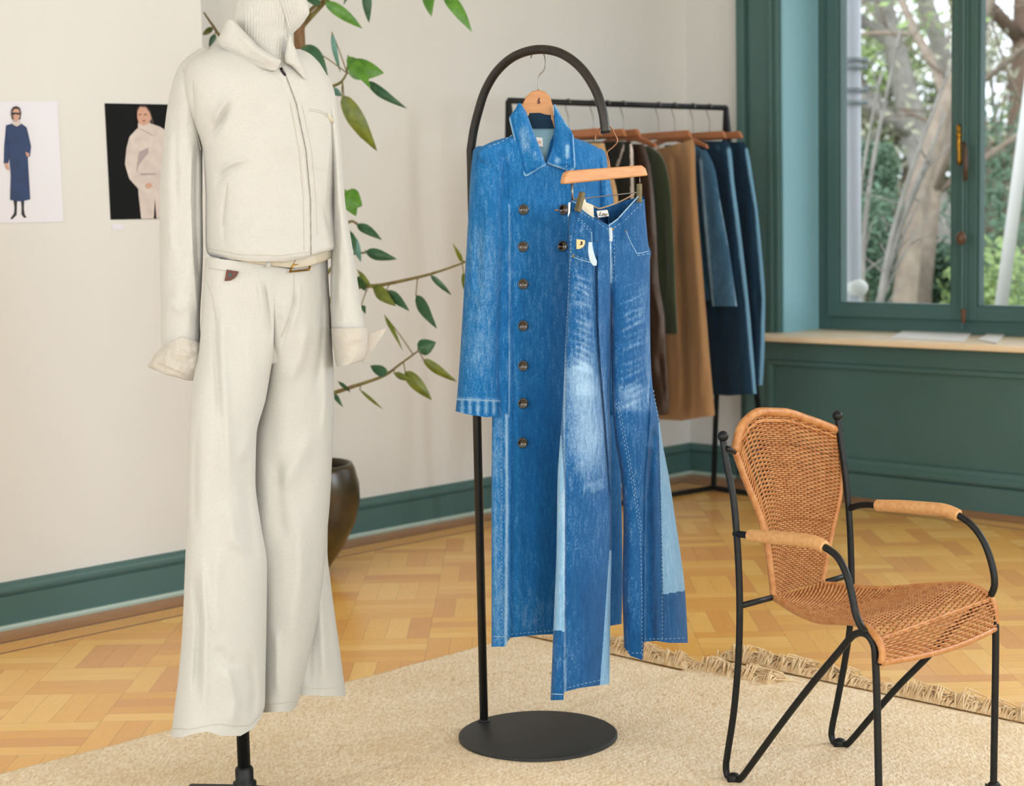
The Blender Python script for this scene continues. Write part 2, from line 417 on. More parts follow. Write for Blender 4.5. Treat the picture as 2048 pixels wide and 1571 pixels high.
def cloth(name, rows, Yf, th, root, mats, strokes=(), fades=(), top=None, topb=None, bot=None, botb=None, noise=(0, 40, 60),
          nf=90, nb=30, dy=4, p=.6, regions=(), hip=None, bw=.25, closed=None, seed=0):
    rows = np.array(rows, float); y0, y1 = rows[0, 0], rows[-1, 0]
    nv = max(3, int((y1 - y0) / dy)); V = np.linspace(0, 1, nv + 1); PY = y0 + (y1 - y0) * V
    XL = pch(PY, rows[:, 0], rows[:, 1]); XR = pch(PY, rows[:, 0], rows[:, 2])
    TH = np.full_like(PY, th) if not isinstance(th, (list, tuple)) else pch(PY, [a for a, b in th], [b for a, b in th])
    tf = np.linspace(0, math.pi, nf + 1); uf = .55 * -np.cos(tf) + .45 * (2 * tf / math.pi - 1)
    tb = np.linspace(0, math.pi, nb + 1)[1:-1]; ub = .55 * np.cos(tb) + .45 * (1 - 2 * tb / math.pi)
    U = np.concatenate([uf, ub]); isf = np.concatenate([np.ones(len(uf), bool), np.zeros(len(ub), bool)])
    prof = (1 - np.clip(U * U, 0, 1)) ** p
    c = (XL + XR)[:, None] / 2; hw = (XR - XL)[:, None] / 2
    px = c + U[None] * hw; py = np.repeat(PY[:, None], len(U), 1)
    def edge(spec, v):
        return 0 if spec is None else np.interp(U, [a for a, b in spec], [b for a, b in spec])[None] * v
    wt = np.clip(1 - V / bw, 0, 1)[:, None] ** 1.5; wb = np.clip(1 - (1 - V) / bw, 0, 1)[:, None] ** 1.5
    fm = isf[None]
    py = py + np.where(fm, edge(top, wt), edge(topb if topb is not None else top, wt)) + np.where(fm, edge(bot, wb), edge(botb if botb is not None else bot, wb))
    off = TH[:, None] * prof[None] * np.where(fm, -1, 1)
    if hip is not None:
        hr, h0, h1, hth = hip; hr = np.array(hr, float)
        hl = pch(py, hr[:, 0], hr[:, 1]); hh = pch(py, hr[:, 0], hr[:, 2]); UU = np.clip((px - (hl + hh) / 2) / ((hh - hl) / 2), -1, 1)
        ho = hth * (1 - UU * UU) ** p * np.where(fm, -1, 1); wq = 1 - sstep(h0, h1, py); off = off * (1 - wq) + ho * wq
    disp = strokes_eval(px, py, strokes) * (1.35 if mats is M['cream'] else 1.0)
    a, sx_, sy_ = noise
    if a:
        disp = disp + a * (vnoise(px / sx_ + seed * 7.3, py / sy_ + seed * 3.1) + .5 * vnoise(px / sx_ * 2.1 + 5 + seed, py / sy_ * 2.1 + 9)) * 2
    soft = np.clip(prof[None] * 1.6, 0, 1)
    Yv = Yf(px, py) + off - np.where(fm, disp * soft, disp * soft * -.3)
    VX = P(px, py, Yv).reshape(-1, 3)
    m = len(U); idx = np.arange((nv + 1) * m).reshape(nv + 1, m)
    A_ = idx[:-1]; Bq = idx[1:]
    f = np.stack([A_, Bq, np.roll(Bq, -1, 1), np.roll(A_, -1, 1)], -1).reshape(-1, 4)
    faces = f.tolist(); mi = np.zeros(len(faces), int)
    if regions:
        fx = px.reshape(-1)[f].mean(1); fy = py.reshape(-1)[f].mean(1)
        ff = np.repeat(isf[None], nv, 0).reshape(-1)
        for poly, k in regions: mi[inpoly(fx, fy, poly) & ff] = k
    if closed:
        if 't' in closed: faces.append(idx[0][::-1].tolist()); mi = np.append(mi, 0)
        if 'b' in closed: faces.append(idx[-1].tolist()); mi = np.append(mi, 0)
    fd = strokes_eval(px, py, fades).reshape(-1) if fades else np.zeros(len(VX))
    o = link(name, VX, faces, mats, root, True, mi, fd)
    off3 = np.array(root_loc(root)) if root is not None else np.zeros(3)
    return o, BVHTree.FromPolygons([tuple(q) for q in VX.tolist()], [tuple(q) for q in faces])
def surf(bvhs, px, py, lift=0.0, default=4.0):
    r = Vector(ray(px, py)).normalized(); o = Vector((0, 0, CH)); best = None
    for b in bvhs:
        h_ = b.ray_cast(o, r)
        if h_[0] is not None and (best is None or h_[3] < best): best = h_[3]
    if best is None: best = default / r.y
    return o + r * (best - lift)
def seam(mb, pts, bvhs, r=.0009, lift=.0006, m=0, step=4, dash=None, default=4.0):
    out = []; L = 0
    for a, b in zip(pts[:-1], pts[1:]):
        n_ = max(1, int(math.hypot(b[0] - a[0], b[1] - a[1]) / step))
        for k in range(n_): out.append((a[0] + (b[0] - a[0]) * k / n_, a[1] + (b[1] - a[1]) * k / n_))
    out.append(pts[-1]); q = [surf(bvhs, x, y, lift, default) for x, y in out]
    for i in range(1, len(q)):      # keep the thread on one surface
        if abs(q[i].y - q[i - 1].y) > .02: q[i] = Vector(P(out[i][0], out[i][1], q[i - 1].y))
    if dash:
        for i in range(0, len(q) - 1, 2): mb.tube(q[i:i + 2], r, 5, m)
    else: mb.tube(q, r, 5, m)
class Seams:
    def __init__(s, name, mat, root): s.a = (name, mat, root)
    def __call__(s, pts, bvhs, r=.0009, lift=.0006, m=0, step=4, dash=None, default=4.0):
        mb = MB(); seam(mb, pts, bvhs, r, lift, 0, step, dash, default); mb.build(*s.a)
def flatpatch(poly, bvhs, lift, thick, mb, m=0, default=4.0):
    c = (sum(a for a, b in poly) / len(poly), sum(b for a, b in poly) / len(poly)); Yc = surf(bvhs, *c, lift, default).y
    mb.prism([P(x, y, Yc) for x, y in poly], (0, thick, 0), m)

# ================================================================== ROOM
def RB(mb, a0, a1, b0, b1, z0, z1, m=0):
    mb.box(RW(a0, b0, z0), D1 * (a1 - a0), D2 * (b1 - b0), (0, 0, z1 - z0), m)
def structure(name, mb, mats, root=None, smooth=False, bevel=0):
    o = mb.build(name, mats, root, smooth, bevel)
    if root is None: o['kind'] = 'structure'
    return o
A_JOG = S2 * (6.109 - 1.081)
mb = MB(); RB(mb, A_FRONT - .2, A_GLASS + .1, B_RIGHT - .2, B_BACK + .3, -.12, 0); structure('floor', mb, M['parquet'])
mb = MB(); RB(mb, A_FRONT - .2, A_GLASS + .4, B_RIGHT - .2, B_BACK + .3, ZC, ZC + .15); structure('ceiling', mb, M['ceil'])
mb = MB(); RB(mb, A_JOG, A_WIN + .5, B_BACK, B_BACK + .3, 0, ZC); structure('wall_back', mb, M['wall'])
mb = MB(); RB(mb, A_FRONT, A_JOG, B_LEFT, B_BACK + .3, 0, ZC); structure('wall_left', mb, M['wall'])
# solid, unseen walls behind the camera, closed to keep the sun out
mb = MB(); RB(mb, A_FRONT - .2, A_FRONT, B_RIGHT, B_BACK, 0, ZC); structure('wall_front', mb, M['wall'])
mb = MB(); RB(mb, A_FRONT, A_GLASS, B_RIGHT - .2, B_RIGHT, 0, ZC); structure('wall_right', mb, M['wall'])
# window wall: white pier next to the corner, solid wall beyond the window
WB0, WB1 = 3.19, 4.83           # reveal, along b
ZS, ZT = .72, 2.75
mb = MB()
RB(mb, A_WIN, A_GLASS + .25, 5.08, B_BACK, 0, ZC)
structure('wall_window', mb, M['wall'])
mb = MB()
RB(mb, A_WIN, A_GLASS + .25, WB1, 5.08, 0, ZC); RB(mb, A_WIN, A_GLASS + .25, B_RIGHT, WB0, 0, ZC)
RB(mb, A_WIN, A_GLASS + .25, WB0, WB1, 0, ZS - .03); RB(mb, A_WIN, A_GLASS + .25, WB0, WB1, ZT, ZC)
structure('wall_window_panelled', mb, M['teal'])
mb = MB()                       # lining of the deep reveal, window light put into its pale blue
for b in (WB1 - .012, WB0): RB(mb, A_WIN - .005, A_GLASS + .02, b, b + .012, ZS, ZT)
RB(mb, A_WIN, A_GLASS, WB0, WB1, ZT - .012, ZT)
structure('trim_1', mb, M['teallit'])
def mould(mb, axis, plane, s, e, prof, m=0):
    # prof: (stand-off, z) outline; axis 'b': wall of constant b running along a, 'a': wall of constant a running along b
    k = len(prof); vs = []
    for t in (s, e):
        for o_, z in prof: vs.append(RW(t, plane - o_, z) if axis == 'b' else RW(plane - o_, t, z))
    mb.add(vs, [(i, (i + 1) % k, (i + 1) % k + k, i + k) for i in range(k)] + [tuple(range(k - 1, -1, -1)), tuple(range(k, 2 * k))], m)
BASE = [(0, .015), (.022, .015), (.022, .108), (.016, .110), (.016, .114), (.028, .118), (.030, .126), (.022, .132), (.020, .140), (.012, .150), (0, .152)]
BEAD = [(0, 0), (.036, 0), (.038, .008), (.034, .016), (0, .016)]
def basebd(name, axis, plane, s, e):
    mb = MB(); mould(mb, axis, plane, s, e, BASE); mould(mb, axis, plane, s, e, BEAD, 1); return structure(name, mb, [M['teal'], M['tealbead']])
basebd('baseboard_left', 'b', B_LEFT, A_FRONT, A_JOG + .02)
basebd('baseboard_back', 'b', B_BACK, A_JOG, A_WIN)
basebd('baseboard_window', 'a', A_WIN, 5.09, B_BACK)
# casing round the window: stepped pilaster
mb = MB()
def casing(mb, b0, sgn):
    for w0, w1, d in ((0, .018, .018), (.018, .062, .045), (.062, .085, .020), (.085, .20, .032), (.20, .222, .042), (.222, .248, .028)):
        lo, hi = b0 - sgn * w1, b0 - sgn * w0
        RB(mb, A_WIN - d, A_WIN + .01, min(lo, hi), max(lo, hi), ZS, ZC)
casing(mb, 5.08, 1); casing(mb, WB0 - .25, -1)
structure('trim_2', mb, M['teal'], bevel=.004)
# panelling beneath the sill with framed panel, bead and plinth
mb = MB()
PB0, PB1 = 2.9, 4.975
RB(mb, A_PANEL + .012, A_WIN + .01, PB0, PB1, 0, .69)
for b0, b1, z0, z1 in ((PB1 - .13, PB1, .0, .69), (PB0, PB0 + .16, 0, .69), (PB0, PB1, .60, .69), (PB0, PB1, 0, .155)):
    RB(mb, A_PANEL, A_PANEL + .02, b0, b1, z0, z1)
for b0, b1, z0, z1 in ((PB1 - .155, PB1 - .13, .155, .60), (PB0 + .16, PB0 + .185, .155, .60), (PB0 + .16, PB1 - .13, .578, .60)):
    RB(mb, A_PANEL - .010, A_PANEL + .02, b0, b1, z0, z1)
structure('trim_3', mb, M['teal'], bevel=.003)
mb = MB()
mould(mb, 'a', A_PANEL, PB0, PB1, [(0, 0), (.030, 0), (.030, .104), (.022, .108), (.034, .118), (.036, .13), (.026, .142), (.016, .150), (.012, .17), (0, .172)])
structure('baseboard_panel', mb, M['teal'])
mb = MB()
RB(mb, 6.475, A_GLASS + .01, PB0 - .03, 5.09, .692, .722); o = structure('window_sill', mb, M['sill'], bevel=.008)

# window_1: outer frame, two sashes meeting in the middle, glass, brass bolt
def sash(mb, b0, b1, z0, z1, wd, a0, a1, m=0):
    RB(mb, a0, a1, b0, b0 + wd, z0, z1, m); RB(mb, a0, a1, b1 - wd, b1, z0, z1, m)
    RB(mb, a0, a1, b0 + wd, b1 - wd, z0, z0 + wd, m); RB(mb, a0, a1, b0 + wd, b1 - wd, z1 - wd, z1, m)
G = A_GLASS
win = MB(); sash(win, WB0, WB1, ZS, ZT, .075, G - .01, G + .09)
wo = structure('window_1', win, M['teal'], bevel=.004)
BM = 4.018
for nm, b0, b1 in (('left', BM, WB1 - .078), ('right', WB0 + .078, BM)):
    mb = MB(); zb, zt = ZS + .068, ZT - .078
    sash(mb, b0, b1, zb, zt, .062, G - .035, G + .02)
    RB(mb, G - .028, G + .015, b0 + .062, b0 + .074, zb + .062, zt - .062); RB(mb, G - .028, G + .015, b1 - .074, b1 - .062, zb + .062, zt - .062)
    RB(mb, G - .028, G + .015, b0 + .07, b1 - .07, zb + .06, zb + .07)
    so = mb.build('sash', M['teal'], wo, False, .003)
    mb = MB(); RB(mb, G - .006, G, b0 + .06, b1 - .06, zb + .05, zt - .05); mb.build('glass_pane', M['glass'], so, False)
mb = MB()       # meeting stile cover with rounded rod
RB(mb, G - .050, G - .034, BM - .022, BM + .022, ZS + .07, ZT - .08)
mb.tube([RW(G - .056, BM - .004, ZS + .03), RW(G - .056, BM - .004, ZT - .1)], .007, 10)
mb.build('meeting_rod', M['teal'], wo, False, .003)
def WP(px, py, off=0.0):       # pixel on the inner window plane
    r = ray(px, py); a = A_GLASS + off; k = a / (S2 * (r[0] + r[1])); return Vector((r[0] * k, r[1] * k, r[2] * k + CH))
mb = MB()
q0, q1 = WP(1917, 248, -.07), WP(1919, 330, -.07)
ax = q1 - q0
mb.tube([q0 + ax * t for t in (0, .08, .1, .2, .22, .3, .34, .5, .7, .9, 1)], [.006, .010, .012, .008, .013, .013, .009, .013, .010, .012, .008], 12, 0)
mb.tube([WP(1926, 285, -.09), WP(1931, 300, -.095), WP(1931, 330, -.095), WP(1931, 362, -.095)], [.010, .013, .014, .009], 12, 1)
mb.build('bolt_handle', [M['brass'], simple('brown_handle', '4A3626', .45)], wo)
mb = MB(); mb.tube([WP(1921, 475, -.045), WP(1921, 475, -.10)], [.018, .010], 14); mb.sphere(WP(1922, 476, -.11), .024, sc=(1, 1, 1.3)); mb.build('knob', simple('brown_knob', '5A3E28', .4), wo)
mb = MB(); mb.tube([WP(1927, 618, -.06), WP(1927, 646, -.06)], [.012, .008], 10); mb.build('floor_bolt', simple('rust_bolt', '6A4630', .5), wo)
# papers on the sill
def sillpt(px, py): return FL(px, py, .7225)
for k, (a_, b_) in enumerate((((1782, 672), (1945, 683)), ((1955, 676), (2010, 687)))):
    c0 = sillpt(a_[0] + 22, a_[1] - 8); c1 = sillpt(b_[0], a_[1] - 6); c2 = sillpt(b_[0] - 18, b_[1] + 1); c3 = sillpt(a_[0], b_[1] - 6)
    mb = MB(); mb.prism([c0, c1, c2, c3], (0, 0, .003)); mb.prism([p + Vector((.002, 0, .004)) for p in (c0, c1, c2, c3)], (0, 0, .003))
    t = mb.build('paper_sheets', M['white'], None, False)
    tag(t, ('larger stack of white paper sheets lying on the window sill', 'small white paper lying on the window sill next to the larger stack')[k], 'paper')

# ================================================================== GARDEN OUTSIDE
n = N('lawn'); n.set(Roughness=1); f = n.noise(.9, 5); g = n.noise(9, 4)
n.col(n.mix(n.ramp(g, .35, .65), n.mix(n.ramp(f, .4, .6), lin('5E7550'), lin('8F8470')), n.mix(n.ramp(f, .4, .6), lin('768868'), lin('A39686')))); M['lawn'] = n.m
mb = MB(); mb.box((-14, 8.2, -.55), (60, 0, 0), (0, 62, 0), (0, 0, .1))
mb2 = MB(); mb2.add([RW(A_GLASS + .3, -30, -.45), RW(60, -30, -.45), RW(60, 30, -.45), RW(A_GLASS + .3, 30, -.45)], [(0, 1, 2, 3)])
tag(mb2.build('lawn', M['lawn'], None, False), kind='structure')
mb = MB(); q = FL(1852, 512, -.44); q2 = FL(2000, 520, -.44)
mb.box(RW(20.5, 3.0, -.44), D1 * .5, D2 * 12, (0, 0, 1.05)); tag(mb.build('garden_wall', simple('grey_render', '989BA6', .9, c2='858994', scale=3), None, False), 'low grey garden wall far behind the trees outside', 'wall')
def gcol(name, c1, c2): return leafmat(name, c1, c2, .7)
GL = [gcol('spring_leaf', '9BB070', '7F975C'), gcol('evergreen_leaf', '4A6850', '647F66'), gcol('pale_leaf', 'ABAF96', '98997F')]
BK = [simple('pale_bark', '9C8F80', .9, c2='7F7164', scale=8, bump=.3), simple('brown_bark', '846F60', .9, c2='6B594C', scale=8), simple('grey_bark', '96938B', .9, c2='78756E', scale=8)]
def leaves(mb, c, r, k, size, rng, sq=1.0):
    for _ in range(k):
        d = Vector((rng.gauss(0, 1), rng.gauss(0, 1), rng.gauss(0, 1) * sq)).normalized() * (r * rng.random() ** .5)
        a = Vector((rng.gauss(0, 1), rng.gauss(0, 1), rng.gauss(0, 1))).normalized(); b = a.orthogonal().normalized()
        s_ = size * rng.uniform(.6, 1.3); p = Vector(c) + d
        mb.add([p - a * s_, p + b * s_ * .5, p + a * s_, p - b * s_ * .5], [(0, 1, 2, 3)])
def tree(name, base, h, r, label, bark, leafm, nl, size, seed, lean=(0, 0), levels=3, group=None, low=.3, cat='tree'):
    rng = random.Random(seed); t = thing(name, label, cat, base, group); tb = MB(); lb = MB(); base = Vector(base)
    tips = []
    def grow(p, d, ln, rad, lev):
        pts = [p]; q = p; dd = d.copy()
        for k in range(5):
            dd = (dd + Vector((rng.gauss(0, .12), rng.gauss(0, .12), rng.gauss(0, .06)))).normalized(); q = q + dd * ln / 5; pts.append(q)
        tb.tube(pts, [rad * (1 - .13 * k) for k in range(6)], 9 if lev == 0 else 5)
        if lev >= levels: tips.append(q); tips.append(pts[3]); return
        for k in range(4 if lev == 0 else 4):
            i = rng.randint(2, 5); dv = (dd * .6 + Vector((rng.gauss(0, .6), rng.gauss(0, .6), rng.gauss(.25, .4)))).normalized()
            grow(pts[i], dv, ln * rng.uniform(.45, .7), rad * .45, lev + 1)
    grow(base, Vector((lean[0], lean[1], 1)).normalized(), h * .62, r, 0)
    tb.build('trunk', bark, t)
    for q in tips: leaves(lb, q, .55, max(1, nl // max(1, len(tips))), size, rng)
    if nl: lb.build('foliage', leafm, t, False)
    return t
def gpt(px, py, Yd): return Vector(P(px, py, Yd))
def gbase(px, Yd): p = P(px, 500, Yd); return (p[0], p[1], -.45)
tree('garden_tree', gbase(1815, 15.5), 7.5, .135, 'broad pale trunked tree standing closest outside the window', BK[0], GL[2], 260, .07, 3, (0, 0), 3)
tree('garden_tree', gbase(1850, 16.2), 8, .085, 'second thinner trunk right behind the broad pale tree', BK[0], GL[0], 300, .06, 8, (.02, 0), 3)
tree('garden_tree', gbase(1742, 22), 9, .2, 'brown tree with bare branches beside the white drainpipe', BK[1], GL[0], 900, .08, 5, (.04, 0), 3)
tree('garden_tree', gbase(1990, 20), 9, .18, 'slender brown tree seen through the second sash', BK[1], GL[2], 900, .08, 11, (.08, 0), 3)
tree('garden_tree', gbase(1890, 27), 12, .3, 'tall grey tree far back between the sashes', BK[2], GL[2], 1400, .1, 13, (0, 0), 3)
tree('garden_tree', gbase(1780, 30), 12, .3, 'tall pale green tree far behind the broad trunk', BK[2], GL[0], 1600, .1, 17, (0, 0), 3)
tree('garden_tree', gbase(2040, 28), 12, .3, 'tall green tree far back at the edge of the view', BK[1], GL[2], 1600, .1, 21, (0, 0), 3)
tree('garden_tree', gbase(1950, 33), 13, .3, 'hazy tree behind the window mullion', BK[2], GL[0], 1600, .11, 27, (0, 0), 3)
tree('garden_tree', gbase(1700, 34), 13, .3, 'distant tree behind the drainpipe', BK[0], GL[2], 1600, .11, 29, (0, 0), 3)
# the long bare branches crossing in front of the trunk
t = thing('bare_shrub', 'bare grey shrub with long slanting branches in front of trunk', 'shrub', gbase(1725, 12.5)); mb = MB()
b0 = Vector(gbase(1725, 12.5))
for tx, ty, r_ in ((1893, 225, .022), (1870, 300, .018), (1800, 60, .02), (1850, 380, .016), (1760, 150, .016), (1905, 120, .02), (1700, 240, .014), (1830, 470, .014)):
    e = gpt(tx, ty, 12.8); m_ = (b0 + e) / 2 + Vector((-.12, 0, .12)); pts = cr_pts([b0, m_, e], 6); mb.tube(pts, list(np.linspace(r_ * 1.6, r_ * .4, len(pts))), 6)
    for k in range(5, 12, 2):
        d_ = Vector((random.gauss(0, .2), random.gauss(0, .1), random.uniform(.1, .4))); mb.tube([pts[k], pts[k] + d_ * .6, pts[k] + d_], [.008, .006, .004], 5)
mb.build('branches', BK[2], t)
for k, (px, py, Yd, r_, mi_, lab) in enumerate(((1745, 335, 17, .28, 1, 'round dark evergreen bush high beside the drainpipe'), (1735, 455, 16, .42, 1, 'mixed green bush low beside the drainpipe'), (1762, 560, 16.8, .36, 1, 'dark low bush left of the broad trunk'), (1893, 575, 17.5, .36, 1, 'low green bush right of the broad trunk'),
        (1885, 530, 17, .22, 1, 'small dark bush before the garden wall'), (2010, 330, 19, .8, 1, 'big green bush behind the tilted white pole'), (2030, 480, 17, .8, 1, 'large lower bush behind the foot of the tilted pole'), (1985, 570, 16, .5, 0, 'pale bush under the second sash'), (1720, 590, 18, .4, 0, 'light bush at the foot of the drainpipe'))):
    t = thing('garden_bush', lab, 'bush', gbase(px, Yd)); mb = MB(); c = gpt(px, py, Yd); rng = random.Random(k)
    mb.tube([Vector(gbase(px, Yd)), c], [.03, .015], 6); mb.build('stem', BK[1], t)
    mb = MB(); leaves(mb, c, r_, 900, .045, rng); leaves(mb, c - Vector((0, 0, r_ * .8)), r_ * .9, 600, .045, rng); mb.build('foliage', GL[mi_], t, False)
# far hedge of trees closing the view
HL = ['distant hedge tree behind the left window frame', 'distant hedge tree just right of the drainpipe', 'distant hedge tree behind the broad trunk', 'distant hedge tree behind the small dark bush', 'distant hedge tree behind the meeting sashes', 'distant hedge tree left of the tilted white pole', 'distant hedge tree behind the tilted white pole']
hm = MB()
for k in range(13):
    px = 1640 + k * 75 + max(0, k - 6) * 110; Yd = 40 - max(0, k - 6) * 3; rng = random.Random(90 + k)
    c = gpt(px, 390, Yd); mb = MB()
    if k < 7: t = thing('hedge_tree', HL[k], 'tree', gbase(px, Yd), 'distant hedge trees'); mb.tube([Vector(gbase(px, Yd)), c], [.25, .1], 8)
    for _ in range(14):
        if k < 7: mb.tube([c - Vector((0, 0, 1.5)), c + Vector((rng.gauss(0, 1), rng.gauss(0, .6), rng.uniform(.5, 4)))], [.08, .03], 5)
    if k < 7: mb.build('trunk', BK[k % 3], t); mb = MB()
    for _ in range(9): leaves(mb if k < 7 else hm, c + Vector((rng.gauss(0, .6), rng.gauss(0, .5), rng.uniform(-3.2, 4.0))), 1.1, 190, .13, rng)
    if k < 7: mb.build('foliage', GL[(2, 2, 0, 2, 2, 0, 2)[k]], t, False)
tag(hm.build('far_hedge', GL[2], None, False), 'tall pale green far hedge closing the garden past the tilted pole', 'hedge', kind='stuff')
# white drainpipe on the outer wall, brackets and fittings
t = thing('drainpipe', 'white drainpipe with bracket fittings just outside the window', 'drainpipe', tuple(P(1706, 640, 9.3)))
p0 = P(1705, 700, 9.3); mb = MB(); c = Vector((p0[0], p0[1], 0)); mb.tube([c + Vector((0, 0, -.3)), c + Vector((0, 0, 2.9))], .046, 20); mb.build('pipe', simple('white_paint', 'B4B7BE', .5), t)
for yy in (120, 135, 180, 205):
    z = P(1706, yy, 9.3)[2]; mb = MB(); mb.tube([c + Vector((0, 0, z - .012)), c + Vector((0, 0, z + .012))], .056, 20); mb.box(c + Vector((.03, -.02, z - .012)), (.05, 0, 0), (0, .04, 0), (0, 0, .024)); mb.build('bracket', simple('grey_bracket', '8A9296', .5), t)
mb = MB(); z = P(1710, 575, 9.3)[2]; mb.sphere(c + Vector((.02, -.03, z)), .06, sc=(1, .9, .8)); mb.build('elbow', simple('white_fitting', 'C6C6C0', .5), t)
mb = MB(); mb.tube([Vector(P(1992, 690, 11)), Vector(P(2064, 150, 11.4)), Vector(P(2100, -120, 11.6))], .042, 18)
z0 = P(1992, 690, 11); tag(mb.build('white_pole', simple('white_pole_paint', 'C6C6C2', .4), None), 'white tilted pole outside the second window sash', 'pole')

# ================================================================== PRINTED PHOTOS ON THE LEFT WALL
L0 = RW(0, B_LEFT - .002); LD = (D1.x, D1.y)
def LWp(px, py, off=0.0):
    q = RW(0, B_LEFT - off); return PV(px, py, (q.x, q.y), LD)
def print_photo(name, label, quad, shapes, mats):
    q = [LWp(x, y, .003) for x, y in quad]; c = sum(q, Vector()) / 4
    t = thing(name, label, 'photo print', tuple(c)); mb = MB()
    mb.prism(q, D2 * .0028, 0); mb.build('paper', mats[0], t, False)
    for k, (nm, poly, m) in enumerate(shapes):
        mb = MB(); off = .0034 + .0005 * k; mb.prism([LWp(x, y, off) for x, y in poly], D2 * .0004, 0); mb.build(nm, M[m], t, False)
    return t
Z5 = lambda pts: [(x / 4.488, 150 + y / 4.488) for x, y in pts]
print_photo('photo_print', 'white printed photo of a person in a long blue coat on the left wall', [(-48, 203), (115, 203), (127, 443), (-48, 447)], [
    ('boot', Z5([(120, 1120), (155, 1120), (152, 1200), (150, 1255), (110, 1295), (92, 1290), (125, 1240), (130, 1190)]), 'boot'),
    ('boot', Z5([(188, 1120), (218, 1120), (215, 1200), (222, 1250), (240, 1278), (215, 1280), (192, 1250), (194, 1190)]), 'boot'),
    ('sleeve', Z5([(55, 450), (95, 440), (90, 700), (75, 790), (34, 795), (38, 640)]), 'navy'),
    ('hand', Z5([(42, 790), (72, 790), (84, 850), (70, 855), (48, 830)]), 'skin'),
    ('coat', Z5([(60, 455), (120, 430), (185, 430), (240, 470), (262, 560), (280, 640), (270, 730), (250, 735), (262, 950), (272, 1115), (190, 1135), (92, 1120), (98, 900), (80, 700), (62, 560)]), 'navy'),
    ('hand', Z5([(228, 690), (262, 700), (262, 725), (240, 732)]), 'skin'),
    ('scarf', Z5([(112, 420), (180, 410), (190, 440), (150, 462), (110, 440)]), 'photocream'),
    ('hair', Z5([(105, 310), (120, 285), (150, 278), (180, 295), (192, 340), (182, 400), (112, 400), (100, 350)]), 'hair'),
    ('face', Z5([(112, 330), (130, 305), (165, 305), (180, 335), (176, 380), (150, 420), (125, 405)]), 'skin'),
    ('sunglasses', Z5([(106, 334), (180, 338), (178, 354), (155, 358), (145, 346), (130, 358), (108, 352)]), 'boot')], [M['paper']])
print_photo('photo_print', 'black printed photo of a person in cream jacket partly behind the mannequin', [(210, 206.5), (375, 209.5), (382, 436), (222, 439)], [
    ('hair', Z5([(1225, 300), (1260, 270), (1310, 272), (1350, 320), (1378, 420), (1385, 470), (1330, 470), (1240, 400)]), 'hair'),
    ('trousers', Z5([(1235, 900), (1450, 880), (1480, 1286), (1405, 1287), (1390, 1100), (1380, 1287), (1268, 1289), (1245, 1080)]), 'photocream'),
    ('jacket', Z5([(1240, 470), (1300, 440), (1370, 440), (1440, 465), (1520, 520), (1540, 900), (1400, 890), (1265, 905), (1240, 880), (1225, 1000), (1160, 930), (1122, 800), (1135, 660), (1165, 550)]), 'photocream'),
    ('sleeve', Z5([(1160, 560), (1200, 540), (1222, 700), (1240, 860), (1310, 960), (1300, 1035), (1250, 1030), (1160, 930), (1122, 800), (1135, 660)]), 'photocream'),
    ('shadow_fold', Z5([(1250, 690), (1330, 650), (1335, 700), (1290, 750), (1250, 800), (1225, 880), (1232, 800)]), 'photoshade'),
    ('belt', Z5([(1262, 882), (1400, 880), (1400, 892), (1265, 900)]), 'photoshade'),
    ('hand', Z5([(1305, 975), (1350, 968), (1372, 1000), (1325, 1022)]), 'skin'),
    ('face', Z5([(1232, 330), (1255, 285), (1310, 290), (1345, 340), (1360, 390), (1335, 430), (1280, 455), (1245, 430), (1232, 380)]), 'skin'),
    ('collar', Z5([(1238, 430), (1290, 455), (1345, 425), (1380, 470), (1385, 545), (1300, 500), (1240, 475)]), 'photocream'),
    ('mouth', Z5([(1278, 408), (1305, 405), (1300, 416), (1284, 416)]), 'patch'),
    ('eye', Z5([(1245, 352), (1268, 350), (1266, 358), (1248, 359)]), 'hair'), ('eye', Z5([(1292, 350), (1318, 350), (1315, 359), (1295, 358)]), 'hair')], [M['posterblack']])
mb = MB(); mb.prism([LWp(x, y, .003) for x, y in ((224, 449), (246, 448.5), (247, 459), (225, 460))], D2 * .0028)
tag(mb.build('caption_card', simple('pale_card', 'DDDDE8', .6), None, False), 'tiny blank white card on wall below the black photo print', 'card')

